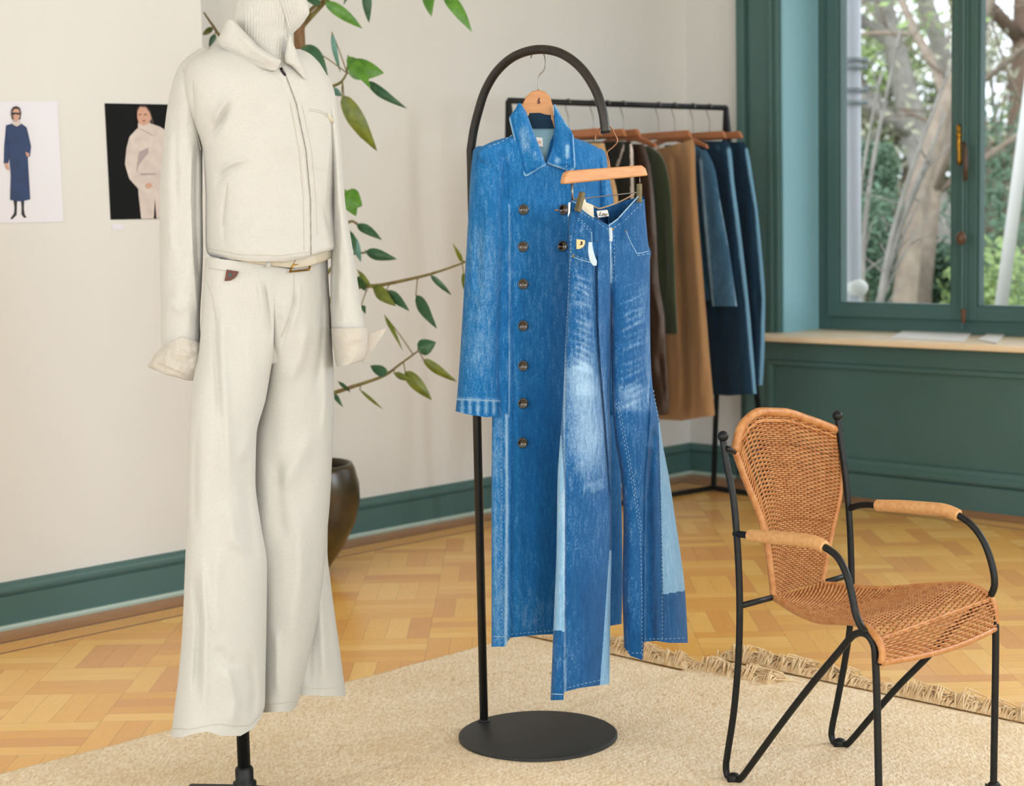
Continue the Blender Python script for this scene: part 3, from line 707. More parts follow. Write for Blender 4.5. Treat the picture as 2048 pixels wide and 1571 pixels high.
# ================================================================== RUGS
def rug(name, label, a0, a1, b0, b1, z, seed):
    c = RW((a0 + a1) / 2, (b0 + b1) / 2, z); t = thing(name, label, 'rug', tuple(c)); rng = np.random.RandomState(seed)
    na, nb_ = 160, 110; g = []
    A_ = np.linspace(a0, a1, na); B_ = np.linspace(b0, b1, nb_)
    AA, BB = np.meshgrid(A_, B_, indexing='ij'); wob = .012 * vnoise(AA * 3, BB * 0 + seed); wob2 = .010 * vnoise(BB * 3, AA * 0 + seed + 4)
    ea = (AA - a0) / (a1 - a0); eb = (BB - b0) / (b1 - b0)
    A2 = AA + wob2 * np.where(ea > .5, ea, -(1 - ea)) ; B2 = BB + wob * 2 * (eb - .5)
    ZZ = z + .009 + .002 * vnoise(AA * 9 + seed, BB * 9) + .0012 * vnoise(AA * 40, BB * 14)
    ZZ[0, :] = ZZ[-1, :] = z + .001; ZZ[:, 0] = ZZ[:, -1] = z + .001
    V = np.stack([S2 * (A2 - B2), S2 * (A2 + B2), ZZ], -1).reshape(-1, 3); idx = np.arange(na * nb_).reshape(na, nb_)
    f = np.stack([idx[:-1, :-1], idx[1:, :-1], idx[1:, 1:], idx[:-1, 1:]], -1).reshape(-1, 4).tolist()
    link('woven_field', V, f, M['jute'], t)
    mb = MB(); rg = random.Random(seed)
    for end, sg in ((a1, 1),):
        b = b0
        while b < b1:
            tuft = rg.random() < .28; k = 16 if tuft else 7; ln0 = rg.uniform(.05, .10) * (1.3 if tuft else 1); dv = rg.gauss(0, .6)
            for _ in range(k):
                p = RW(end - .004, b + rg.uniform(-.012, .012), z + .007); d = D1 * sg * ln0 * rg.uniform(.5, 1.1) + D2 * (dv * .02 + rg.gauss(0, .018)); up = rg.uniform(.004, .045 if tuft else .020)
                q = [p, p + d * .35 + Vector((0, 0, up)), p + d * .7 + D2 * rg.gauss(0, .008) + Vector((0, 0, up * .6)), p + d + D2 * rg.gauss(0, .014) + Vector((0, 0, -.004))]
                mb.tube([q[0], q[1], q[2], Vector((q[3].x, q[3].y, z + rg.uniform(.002, .009)))], [.0026, .0022, .0019, .0010], 4)
            b += rg.uniform(.008, .014)
    o = mb.build('fringe', M['fringe'], t); o['kind'] = 'stuff'
    return t
rug('jute_rug', 'woven jute rug under the mannequin with fringe behind the denim coat', -2.2, 5.25 * S2, 3.9 * S2, 5.195 * S2, .0, 3)
rug('jute_rug', 'woven jute rug under the black wicker chair and the stand, fringed far edge', -2.2, 5.46 * S2, -.2, 4.30 * S2, .004, 5)

# ================================================================== POTTED PLANT
PC = Vector(P(612, 1150, 6.25)); PC.z = 0
plant = thing('potted_plant', 'tall leafy plant in a dark round pot behind the mannequin', 'plant', tuple(PC))
mb = MB(); mb.lathe(PC, [(0, 0), (.075, 0), (.095, .03), (.145, .10), (.19, .19), (.208, .27), (.207, .33), (.192, .39), (.183, .408), (.174, .408), (.178, .38), (.172, .36)], 56)
mb.build('pot', M['pot'], plant)
mb = MB(); mb.lathe(PC + Vector((0, 0, .355)), [(.17, 0), (.12, .012), (.05, .018), (0, .02)], 40); mb.build('soil', M['soil'], plant)
tr = [PC + Vector((0, 0, .36)), Vector(P(618, 700, 6.24)), Vector(P(612, 400, 6.2)), Vector(P(600, 120, 6.2)), Vector(P(596, -60, 6.2))]
mb = MB(); pts = cr_pts(tr, 8); mb.tube(pts, list(np.linspace(.03, .018, len(pts))), 12)
pts2 = cr_pts([Vector(P(618, 700, 6.22)), Vector(P(612, 380, 6.15)), Vector(P(603, 110, 6.15)), Vector(P(598, 50, 6.14)), Vector(P(594, -50, 6.13))], 6); mb.tube(pts2, list(np.linspace(.014, .010, len(pts2))), 8)
mb.build('trunk', M['bark'], plant)
def leaf(mb, b, t, w, Yb, Yt, m, curl=.25, tilt=.0):
    b3, t3 = Vector(P(b[0], b[1], Yb)), Vector(P(t[0], t[1], Yt)); ax = t3 - b3; L = ax.length
    view = (b3 - Vector((0, 0, CH))).normalized(); side = ax.cross(view).normalized(); nrm = side.cross(ax.normalized()).normalized()
    side = (side * math.cos(tilt) + nrm * math.sin(tilt)); nrm = side.cross(ax.normalized()).normalized()
    W = w * Yb / F / 2; vs = []; K, J = 12, 6
    for i in range(K + 1):
        s_ = i / K; ww = W * (math.sin(math.pi * min(1, s_ ** .75)) ** .8 if 0 < s_ < 1 else 0.02) * (1.12 - .35 * s_)
        c = b3 + ax * s_ + nrm * (-.10 * L * math.sin(math.pi * s_))
        for j in range(J + 1):
            u = 2 * j / J - 1; vs.append(c + side * (u * ww) + nrm * (curl * ww * abs(u) ** 1.3 + .06 * ww * math.sin(s_ * 14 + u)))
    mb.add(vs, [(i * (J + 1) + j, i * (J + 1) + j + 1, (i + 1) * (J + 1) + j + 1, (i + 1) * (J + 1) + j) for i in range(K) for j in range(J)], m)
LM = [M['leafa'], M['leafb'], M['leafc'], M['leafd']]
branches = [
 ([(598, 80), (615, 30), (640, 5), (690, -20), (740, -60)], 6.15, [((650, 3), (725, 57), 24, 0), ((733, -22), (738, 46), 20, 1), ((697, -10), (687, 10), 8, 1), ((640, 10), (600, -20), 20, 1)]),
 ([(598, 60), (700, -40), (800, -60), (880, -40)], 6.1, [((855, -22), (863, 33), 25, 0), ((888, -16), (944, 64), 27, 0), ((800, -55), (820, -10), 22, 1)]),
 ([(606, 260), (640, 195), (660, 176), (682, 164), (694, 146)], 6.1, [((607, 90), (656, 157), 40, 1), ((664, 66), (681, 145), 11, 3), ((694, 135), (768, 146), 44, 0), ((733, 163), (814, 217), 20, 1), ((684, 190), (754, 302), 36, 2), ((688, 196), (724, 278), 24, 3), ((665, 178), (683, 192), 14, 3), ((696, 112), (742, 178), 26, 0)]),
 ([(606, 470), (650, 420), (680, 400), (700, 395)], 6.2, [((682, 388), (724, 412), 48, 0), ((690, 380), (712, 432), 36, 0)]),
 ([(608, 520), (660, 470), (700, 443), (714, 449)], 6.15, [((714, 447), (764, 480), 20, 1)]),
 ([(608, 600), (660, 540), (700, 510), (731, 505)], 6.15, [((703, 470), (722, 524), 18, 3), ((700, 462), (712, 508), 14, 1), ((731, 503), (794, 518), 23, 1)]),
 ([(610, 700), (660, 600), (715, 575), (760, 570), (810, 560), (860, 548), (900, 535), (932, 523)], 6.1, [((746, 572), (792, 612), 26, 2), ((773, 580), (819, 622), 21, 1), ((717, 553), (731, 582), 20, 1), ((832, 590), (874, 657), 24, 1), ((861, 550), (903, 590), 12, 1), ((925, 524), (905, 486), 9, 2), ((927, 545), (931, 585), 10, 2), ((723, 610), (731, 628), 12, 1), ((716, 541), (748, 580), 9, 2)]),
 ([(612, 840), (650, 795), (690, 778), (730, 765), (770, 750), (800, 728), (836, 702)], 6.15, [((770, 632), (806, 702), 9, 2), ((836, 698), (872, 684), 34, 1), ((846, 718), (914, 763), 20, 2), ((774, 748), (740, 731), 22, 1), ((788, 746), (830, 762), 14, 2), ((810, 742), (864, 800), 27, 2), ((677, 763), (701, 784), 8, 1), ((720, 779), (766, 818), 7, 2), ((669, 788), (686, 814), 10, 1)]),
 ([(600, 150), (520, 110), (450, 80), (425, 50), (408, 25)], 6.25, [((430, 68), (418, 95), 12, 1), ((425, 55), (405, 70), 12, 2), ((560, 130), (540, 180), 24, 1)]),
]
for path, Yb, lv in branches:
    pts = cr_pts([P(x, y, 6.22 + (Yb - 6.22) * i / (len(path) - 1)) for i, (x, y) in enumerate(path)], 6)
    mb = MB(); mb.tube(pts, list(np.linspace(.009, .003, len(pts))), 8); br = mb.build('branch', M['twig'], plant)
    for b, t, w_, m in lv:
        lb = MB()
        leaf(lb, b, t, w_, Yb - .02, Yb - .02 - random.uniform(-.08, .1), m, random.uniform(.15, .5), random.uniform(-.3, .3))
        bp = Vector(P(b[0], b[1], Yb - .02)); nearest = min(pts, key=lambda q: (q - bp).length)
        if (nearest - bp).length < .25: lb.tube(cr_pts([nearest, (nearest + bp) / 2 + Vector((0, 0, .006)), bp + (bp - nearest).normalized() * .004], 3), .0022, 5, 4)
        lb.build('leaf', LM + [M['twig']], br)

# ================================================================== BLACK ARCHED CLOTHES STAND
DC = FL(1076, 1470, .017); ang = math.atan2(-.13, .305)
st = thing('clothes_stand', 'black arched clothes stand with round base plate on the jute rug', 'clothes stand', (DC.x, DC.y, .012))
mb = MB(); mb.lathe((DC.x, DC.y, .012), [(0, 0), (.192, 0), (.197, .003), (.197, .009), (.194, .011), (.192, .0115), (0, .0115)], 96)
autosm(mb.build('base_plate', M['blacksoft'], st))
A0 = FL(968, 1441, .024); dirA = Vector((DC.x - A0.x, DC.y - A0.y, 0)); 
def AP(px, py): return PV(px, py, (A0.x, A0.y), tuple(DA))
E0 = None
DA = (Vector((DC.x, DC.y)) - Vector((A0.x, A0.y))).normalized()
apx = [(950, 300), (951.5, 262), (957, 222), (971, 180), (995, 141), (1030, 112), (1075, 99), (1120, 106), (1160, 134), (1190, 178), (1205, 222), (1211, 264)]
ap = [AP(x, y) for x, y in apx]; ap[0] = Vector((A0.x, A0.y, ap[0].z)); ap[1].x = A0.x + (ap[1].x - A0.x) * .6; ap[1].y = A0.y + (ap[1].y - A0.y) * .6
arc = cr_pts(ap, 8); mb = MB(); mb.tube([A0, Vector((A0.x, A0.y, 1.0))] + arc, .0108, 24); mb.build('arched_tube', M['archmetal'], st)
mb = MB(); mb.lathe((A0.x, A0.y, .0235), [(.0108, 0), (.016, 0), (.015, .003), (.0108, .006)], 24); mb.build('weld_collar', M['black'], st)
mb = MB(); e_ = ap[-1]; tdir = (arc[-1] - arc[-3]).normalized(); mb.tube([e_, e_ + tdir * .002], .0112, 24); mb.build('end_cap', M['black'], st)

# ================================================================== DENIM COAT
YC = 4.17
def YcoatF(px, py): return YC + (np.asarray(px, float) - 1080) * .00085
coat = thing('denim_coat', 'long blue denim double-breasted coat on the arched black stand', 'coat', tuple(P(1110, 1290, 4.2)))
# hanger
CHG = (1077, 4.17)
hg = thing('coat_hanger', 'wooden coat hanger with round top inside the long denim coat', 'hanger', tuple(P(1077, 230, 4.17)))
mb = MB()
hp = [(1030, 262), (1040, 228), (1046, 206), (1052, 193), (1063, 183), (1077, 179), (1091, 183), (1101, 195), (1106, 213), (1108, 240), (1120, 268), (1112, 268), (1104, 243), (1094, 233), (1080, 227), (1066, 228), (1056, 233), (1044, 262)]
mb.prism([P(x, y, 4.16) for x, y in hp], (0, .016, 0)); autosm(mb.build('wooden_body', M['woodh'], hg, True, .003))
hk = [P(1077, 181, 4.168), P(1077, 160, 4.168), P(1079, 150, 4.168), P(1088, 140, 4.168), P(1091, 125, 4.169), P(1089, 112, 4.17), P(1085, 100, 4.173), P(1079, 92, 4.18), P(1072, 91.5, 4.19), P(1067, 99, 4.18), P(1064, 108, 4.165), P(1062, 115, 4.155)]
mb = MB(); mb.tube(cr_pts(hk, 5), .0017, 8); mb.build('hook', M['steel'], hg)
mb = MB(); mb.prism([P(x, y, 4.1585) for x, y in ((1077, 196), (1080, 195), (1079, 201), (1081, 205), (1078, 208), (1073, 207), (1077, 205), (1074, 202), (1076, 200))], (0, .001, 0)); mb.build('burnt_mark', M['patch'], hg, False)

# body
body_rows = [(262, 1030, 1130), (276, 985, 1170), (290, 962, 1196), (306, 955, 1208), (340, 975, 1210), (380, 985, 1206), (440, 985, 1210), (560, 985, 1222), (700, 985, 1232), (835, 984, 1238), (1000, 983, 1243), (1150, 983, 1245), (1285, 983, 1243)]
cb_st = [('s', [(1017, 1290), (1018, 1000), (1019, 700), (1018, 520)], 16, .012, 0), ('r', [(1026, 420), (1027, 700), (1027, 1000), (1026, 1290)], 9, -.007, .02),
         ('r', [(1066, 352), (1075, 385), (1084, 410)], 6, -.004), ('r', [(1088, 330), (1098, 600), (1100, 900), (1095, 1270)], 40, .006), ('r', [(1138, 300), (1160, 420), (1170, 600)], 30, .01),
         ('r', [(992, 285), (1010, 330), (1014, 420)], 8, -.012), ('r', [(1060, 500), (1065, 800), (1060, 1150)], 26, -.004)]
cb_fd = [('r', [(1013, 830), (1014, 1000), (1012, 1290)], 3.2, .6, 0), ('r', [(990, 840), (990, 1290)], 9, .10, 0), ('r', [(1000, 840), (1000, 1290)], 10, .10, 0), ('r', [(1019, 410), (1019, 820)], 2.2, .25, 0),
         ('r', [(1100, 1200), (1040, 1260)], 40, .08), ('r', [(1075, 700), (1075, 1150)], 40, -.10), ('r', [(1085, 400), (1070, 460)], 40, -.05)]
coat_b, bv = cloth('body', body_rows, YcoatF, [(262, .035), (300, .05), (440, .052), (835, .055), (1285, .07)], coat, M['denim'], cb_st, cb_fd,
    bot=[(-1, 8), (-.78, 7), (-.74, -10), (-.3, -16), (.1, -18), (1, -38)], noise=(.0022, 26, 90), nf=170, nb=40, dy=4, p=.45, top=[(-1, 8), (-.45, 0), (-.2, 16), (.2, 66), (.42, 20), (.6, 0), (1, 8)], topb=[(-1, 8), (0, -4), (1, 8)], bw=.12)
# light coloured side panel is the same cloth worn pale: sleeve (viewer's left)
sl_rows = [(292, 955, 985), (300, 947, 996), (320, 944, 1003), (350, 941, 1008), (400, 938, 1012), (460, 935, 1014), (560, 929, 1011), (680, 922, 1006), (795, 914, 1003), (828, 911, 1005)]
sl, bsl = cloth('sleeve', sl_rows, lambda x, y: 4.105 + 0 * x + np.clip(y - 300, 0, 600) * -.00003, [(292, .02), (320, .045), (500, .048), (828, .045)], coat, M['denim'],
    [('r', [(1003, 330), (1006, 450), (1000, 640), (998, 790)], 7, -.006, .1), ('r', [(985, 350), (972, 500), (975, 640)], 9, .006), ('r', [(958, 400), (955, 560), (940, 700)], 8, -.004), ('r', [(930, 560), (960, 600), (990, 600)], 10, .004), ('s', [(908, 797), (1006, 801)], 14, .003, 0)],
    [('r', [(975, 420), (965, 600), (955, 780)], 30, .17), ('r', [(960, 330), (985, 420)], 20, .05), ('b', [(908, 815), (1006, 817)], 13, .08, 0), ('r', [(908, 797), (1006, 801)], 3, .35, 0)]
    + [('r', [(x, 803), (x, 826)], 3.2, (.28 if k % 2 else -.18), 0) for k, x in enumerate(range(916, 1006, 8))] + [('r', [(1006, 690), (1005, 830)], 3, .3, 0)],
    bot=[(-1, -6), (-.4, 1), (.3, 6), (1, 4)], noise=(.0022, 18, 60), nf=90, dy=4, p=.5, bw=.1)
sr_rows = [(297, 1192, 1203), (304, 1187, 1210), (340, 1188, 1216), (400, 1190, 1227), (500, 1196, 1236), (700, 1198, 1240), (825, 1196, 1240)]
sr, bsr = cloth('sleeve', sr_rows, lambda x, y: 4.29 + 0 * x, [(297, .01), (320, .04), (825, .04)], coat, M['denim'], [('r', [(1195, 300), (1197, 400)], 5, -.006)], [('r', [(1212, 320), (1222, 420)], 6, .1)], noise=(.002, 20, 60), nf=50, dy=6, p=.5)
# inside back of the neck and collar
nk, bnk = cloth('neck_lining', [(240, 1058, 1108), (258, 1060, 1112), (290, 1070, 1112), (335, 1090, 1098)], lambda x, y: 4.166 + 0 * x, .002, coat, M['lining'], nf=30, dy=5)
ib, bib = cloth('inner_collar', [(222, 1052, 1108), (240, 1052, 1110), (257, 1060, 1114)], lambda x, y: 4.158 + np.abs(x - 1080) * .0002, .004, coat, M['denimdk'], top=[(-1, 4), (0, 4), (1, 12)], nf=30, dy=3)
def flap(name, rows, Y0, k, th, root, mat, strokes=(), fades=(), x0=1080, nf=50, dy=3, p=.4, **kw): return cloth(name, rows, lambda x, y: Y0 + (x - x0) * k + 0 * y, th, root, mat, strokes, fades, nf=nf, nb=12, dy=dy, p=p, **kw)
# left collar leaf: edge runs (1039,206) (1018,236) (1046,345) (1052,353) | (1053,225) (1088,317) (1092,330)
cl, bcl = flap('collar_leaf', [(206, 1036, 1041), (215, 1032, 1047), (225, 1025, 1053), (236, 1018, 1057), (253, 1021.5, 1063), (271, 1026, 1070), (289, 1031, 1077), (310, 1036.5, 1085), (322, 1040, 1089.5), (329, 1042, 1092), (336, 1043.5, 1080), (345, 1045.5, 1066), (352, 1049, 1055)], 4.102, .0002, [(206, .010), (236, .014), (320, .009), (352, .003)], coat, M['denim'],
    [('r', [(1040, 215), (1060, 270), (1078, 325)], 8, .006), ('r', [(1030, 250), (1050, 320)], 4, -.002)],
    [('r', [(1018, 236), (1036, 310), (1046, 345), (1052, 353), (1070, 343), (1093, 329)], 2.6, .55, 0), ('r', [(1024, 236), (1042, 310), (1051, 345), (1070, 337)], 2, -.25, 0), ('r', [(1045, 250), (1052, 310)], 9, .22), ('r', [(1068, 300), (1075, 325)], 6, .2), ('r', [(1053, 225), (1088, 317)], 2, .12, 0)], noise=(.0014, 12, 16))
c2_, bc2 = flap('collar_leaf', [(208, 1108, 1110), (225, 1108, 1119), (240, 1108, 1128), (253, 1109, 1137), (264, 1107, 1144), (271, 1107, 1147), (285, 1106, 1148), (299, 1103, 1149), (315, 1097, 1150), (326, 1093, 1150.5), (333, 1107, 1151), (341, 1133, 1146), (345, 1139, 1141)], 4.132, .0004, [(208, .006), (264, .014), (330, .009), (345, .003)], coat, M['denim'],
    [('r', [(1112, 240), (1125, 290), (1120, 320)], 8, .006), ('r', [(1137, 255), (1141, 330)], 4, -.003)],
    [('r', [(1147, 271), (1151, 337), (1138, 345), (1119, 335), (1093, 327)], 2.6, .5, 0), ('r', [(1142, 271), (1145, 332), (1120, 329)], 2, -.25, 0), ('r', [(1135, 285), (1134, 320)], 5, .4), ('r', [(1120, 315), (1110, 325)], 6, .3), ('r', [(1110, 210), (1135, 252)], 3, .3, 0)], noise=(.0014, 12, 16))
mb = MB(); mb.prism([P(x, y, 4.1625) for x, y in ((1072, 274), (1085, 275.5), (1086, 293), (1073.5, 292))], (0, .001, 0)); lb_ = mb.build('neck_label', M['white'], coat, False)
mb = MB(); mb.prism([P(x, y, 4.1618) for x, y in ((1076, 281), (1082, 281.5), (1082, 287), (1076, 286.5))], (0, .0005, 0)); mb.build('label_print', simple('pink_print', 'E2B5A6', .7), lb_, False)
BV = [bv, bsl]
SM = Seams('stitching', M['stitch'], coat)
for pts in ([(1131, 290), (1133, 330), (1133, 352)], [(978, 293), (1004, 283), (1024, 270)]): SM(pts, [bv, bsl, bcl, bc2], .0008, .0006, dash=True, default=4.12)
SM([(1019, 700), (1018, 835)], [bv, bsl], .001, .0006, default=4.11)
SM([(1023, 1268), (1060, 1264), (1108, 1260)], [bv], .0008, dash=True, default=4.12); SM([(986, 1272), (1014, 1273)], [bv], .001, default=4.12); SM([(1003, 840), (1004, 1290)], [bv], .0007, dash=True, default=4.12)
SM([(913, 799), (940, 799), (1003, 802)], [bsl], .0012, default=4.07)
def button(px, py, r, bvh, root, default):
    q = surf(bvh, px, py, .0035, default); mb = MB(); nrm = Vector((-(0), -1, .02)).normalized(); ax = (Vector((1, 0, 0)), Vector((0, 0, 1)), Vector((0, -1, 0)))
    mb.lathe(q, [(0, -.002), (r * .95, -.002), (r, .001), (r * .93, .0035), (r * .72, .0028), (r * .6, .0018), (0, .0018)], 28, 0, ax)
    o = mb.build('button', M['button'], root); mb = MB(); mb.tube([q + Vector((-.0028, -.0028, -.0012)), q + Vector((.0028, -.0028, .0012))], .0011, 6); mb.build('button_thread', M['btnhole'], o)
for x, y in ((1047, 419), (1046, 493), (1046, 568), (1046, 651), (1046, 731), (1046, 806), (1045, 885), (1127, 419), (1125, 492)): button(x, y, .0128, [bv], coat, 4.12)
SM = Seams('buttonhole', M['stitcho'], coat)
for x, y in ((1113, 420), (1119, 493)): SM([(x - 3, y), (x + 5, y)], [bv], .0018, .001, default=4.12)

# ================================================================== JEANS ON A CLIP HANGER
WR = random.Random(12)
def YJ(px, py): return 3.92 + (np.asarray(px, float) - 1130) * .0012
def YJt(px, py):      # legs swing: same plane lower down
    return YJ(px, py) + np.clip(np.asarray(py, float) - 700, 0, 700) * .00002
jeans = thing('jeans', 'faded blue wide leg jeans clipped to hanger before the coat', 'jeans', tuple(P(1215, 1390, 3.99)))
HIP = ([(400, 1138, 1290), (450, 1137, 1293), (520, 1138, 1300), (640, 1132, 1300), (760, 1128, 1302)], 470, 640, .055)
legL = [(405, 1140, 1218), (450, 1136, 1218), (480, 1135, 1220), (520, 1138, 1223), (600, 1135, 1223), (700, 1130, 1222), (800, 1126, 1220), (880, 1120, 1222), (960, 1115, 1223), (1100, 1113, 1223), (1200, 1109, 1221), (1300, 1105, 1220), (1385, 1101, 1219)]
ll, bll = cloth('leg', legL, YJt, [(405, .05), (520, .055), (700, .06), (1385, .075)], jeans, [M['denimj'], M['denimp'], M['denimdk']],
    [('s', [(1196, 530), (1197, 640), (1201, 720), (1212, 850), (1221, 980)], 16, -.022, 0), ('r', [(1207, 560), (1212, 700), (1218, 860)], 7, -.006), ('s', [(1128, 1400), (1131, 1250), (1130, 1000), (1128, 880)], 12, .009, 0), ('r', [(1135, 1250), (1135, 1000)], 6, -.006, 0)]
    + [('r', [(1137, y0), (1160, y0 + 9), (1190, y0 + 22)], 4.5, .0028) for y0 in range(548, 700, 20)] + [('r', [(1160, 900), (1190, 1000)], 25, .01), ('r', [(1165, 440), (1150, 470)], 5, .003)],
    [('r', [(1186, 1010), (1176, 900), (1168, 760), (1160, 660)], 36, .36, .35), ('r', [(1150, 720), (1170, 800)], 26, .16), ('r', [(1185, 960), (1195, 985)], 20, .15), ('r', [(1128, 700), (1130, 1400)], 2.4, .3, 0)]
    + [('r', [(1138 + WR.uniform(-4, 10), y0 + WR.uniform(-4, 6)), (1160, y0 + 9 + WR.uniform(-3, 3)), (1192, y0 + 22 + WR.uniform(-4, 8))], WR.uniform(2.5, 5), WR.uniform(.05, .25), .4) for y0 in range(545, 740, 13)] + [('b', [(1145, 1150), (1200, 1250), (1180, 1390)], 60, -.10, 0), ('b', [(1213, 560), (1219, 800)], 12, -.06, 0)]  # last strip: shade of the receding inner fold put into the denim tone
    + [('r', [(1172, 402 + 30 * k), (1160, 440 + 30 * k)], 4, .12) for k in range(2)] + [('b', [(1140, 420), (1215, 470)], 26, -.12, 0)],
    top=[(-1, -2), (-.6, 6), (0, 26), (.6, 38), (1, 46)], topb=[(-1, -6), (0, 5), (.5, 10), (1, 10)], bot=[(-1, 15), (-.56, 14), (-.54, -2), (0, -10), (1, -18)], botb=[(-1, 0), (1, -28)], noise=(.0024, 22, 80), nf=160, nb=40, dy=2.5, p=.45, bw=.09,
    regions=[([(1100, 870), (1123, 870), (1130, 1000), (1129, 1262), (1100, 1258)], 1), ([(1100, 1258), (1129, 1262), (1128, 1410), (1090, 1410)], 0), ([(1219, 1100), (1223, 1100), (1230, 1390), (1198, 1390), (1205, 1300)], 1), ([(1140, 380), (1162, 380), (1162, 385)], 2)], hip=HIP, seed=2)
legR = [(398, 1217, 1289), (450, 1218, 1293), (490, 1218, 1297), (505, 1219, 1302), (520, 1220, 1300), (600, 1222, 1300), (700, 1223, 1301), (780, 1224, 1306), (830, 1226, 1317), (880, 1231, 1324), (960, 1243, 1339), (1040, 1247, 1351), (1100, 1246, 1360), (1180, 1245, 1370), (1285, 1248, 1376)]
lr, blr = cloth('leg', legR, YJt, [(398, .05), (520, .055), (700, .06), (1285, .10)], jeans, [M['denimj'], M['denimp'], M['denimdk']],
    [('s', [(1286, 1330), (1287, 1100), (1289, 960), (1298, 840), (1302, 700), (1300, 560)], 14, .012, 0), ('r', [(1294, 1300), (1295, 1000), (1306, 870)], 8, -.018, 0), ('r', [(1222, 480), (1226, 560), (1222, 620)], 4, -.004), ('r', [(1232, 470), (1228, 560)], 3, .004),
     ('r', [(1262, 1280), (1262, 1000)], 12, .006), ('r', [(1355, 1280), (1340, 1000)], 10, .008)] + [('r', [(1230, y0 + 14), (1265, y0 + 4), (1298, y0 - 8)], 4.5, .0028) for y0 in range(600, 760, 22)],
    [('r', [(1262, 760), (1265, 830)], 30, .22), ('r', [(1296, 640), (1297, 830)], 5, .16), ('r', [(1219, 455), (1223, 530), (1221, 590)], 2, .45), ('r', [(1222, 600), (1224, 660)], 2.5, .3),
     ('b', [(1300, 900), (1310, 1280)], 13, -.30, 0), ('b', [(1250, 1230), (1285, 1310)], 20, -.1, 0)] + [('r', [(1230 + WR.uniform(-4, 14), y0 + 18 + WR.uniform(-4, 8)), (1265, y0 + 8 + WR.uniform(-3, 3)), (1298, y0 - 8 + WR.uniform(-6, 4))], WR.uniform(2.5, 5), WR.uniform(.05, .25), .4) for y0 in range(560, 810, 14)]  # first strip: shade of the receding side put into the denim tone
    + [('r', [(1318, 870), (1322, 1000), (1326, 1280)], 2, -.2, 0)],
    top=[(-1, 52), (-.6, 42), (0, 22), (.5, 4), (1, 0)], topb=[(-1, 16), (0, 2), (1, -6)], bot=[(-1, 8), (-.8, 26), (-.45, 34), (-.41, 34), (-.39, -2), (0, -4), (.4, 0), (1, 0)], botb=[(-1, 0), (1, -10)], noise=(.0024, 24, 80), nf=170, nb=40, dy=2.5, p=.45, bw=.07,
    regions=[([(1317, 845), (1330, 845), (1385, 1178), (1326, 1188), (1322, 1000)], 1)], hip=HIP, seed=5)
JB = [bll, blr]
SM = Seams('stitching', M['stitch'], jeans)
for pts, ds in (([(1145, 437), (1160, 437), (1185, 463)], 1), ([(1147, 441), (1159, 441), (1184, 468)], 1), ([(1183, 463), (1184, 490), (1189, 512), (1194, 525)], 0), ([(1143, 512), (1160, 519), (1190, 527)], 0), ([(1144, 508), (1162, 515), (1190, 523)], 1),
    ([(1252, 462), (1261, 484), (1274, 507)], 0), ([(1274, 507), (1286, 505), (1297, 502)], 0), ([(1275, 511), (1298, 507)], 1), ([(1219, 452), (1220, 478), (1221, 530), (1221, 566)], 0), ([(1228, 470), (1229, 520), (1225, 556), (1222, 570)], 1),
    ([(1232, 805), (1240, 840), (1252, 900), (1261, 950), (1270, 1000), (1281, 1070), (1284, 1200), (1284, 1310)], 1), ([(1236, 803), (1244, 840), (1256, 900), (1265, 950), (1274, 1000), (1284, 1060)], 1), ([(1318, 870), (1322, 1000), (1324, 1180), (1325, 1280)], 1),
    ([(1290, 1277), (1330, 1277), (1373, 1275)], 1), ([(1130, 1376), (1170, 1366), (1216, 1356)], 1), ([(1103, 1387), (1127, 1388)], 0), ([(1142, 430), (1142, 470), (1141, 510), (1136, 600), (1131, 700), (1128, 860)], 1), ([(1254, 1300), (1268, 1306), (1284, 1305)], 1), ([(1307, 780), (1317, 840)], 1), ([(1148, 416), (1190, 441), (1216, 458)], 1), ([(1222, 460), (1250, 440), (1282, 408)], 1)):
    SM(pts, JB, (.0006 if ds else .0010), .0005, dash=bool(ds), default=3.93)
SM = Seams('waistband_edge', M['stitch'], jeans)      # waistband top edge, worn white
SM([(1143, 402), (1163, 411), (1190, 434), (1217, 451)], JB, .0016, -.001, default=3.9); SM([(1217, 451), (1235, 438), (1255, 416), (1276, 393)], JB, .0016, -.001, default=3.99)
mb = MB(); mb.tube(cr_pts([P(x, y, 4.02 + (x - 1190) * .0012) for x, y in ((1180, 408), (1193, 415), (1203, 416), (1240, 403), (1268, 388))], 4), .0016, 6); mb.build('back_waist_edge', M['tan'], jeans)
mb = MB()
for pts in ([(1193, 440), (1192, 462), (1191, 482)], [(1240, 435), (1246, 452), (1245, 480)]):
    q = [surf(JB, x, y, .003, 3.93) for x, y in pts]; mb2 = MB(); mb2.tube(cr_pts(q, 4), .0052, 8, 0, True, .4, (0, 1, 0)); mb2.build('belt_loop', M['denimj'], jeans)
q = [surf(JB, x, y, .003, 3.93) for x, y in ((1147, 422), (1146, 440), (1142, 470))]; mb2 = MB(); mb2.tube(cr_pts(q, 4), .0055, 8, 0, True, .4, (0, 1, 0)); mb2.build('belt_loop', M['denimj'], jeans)
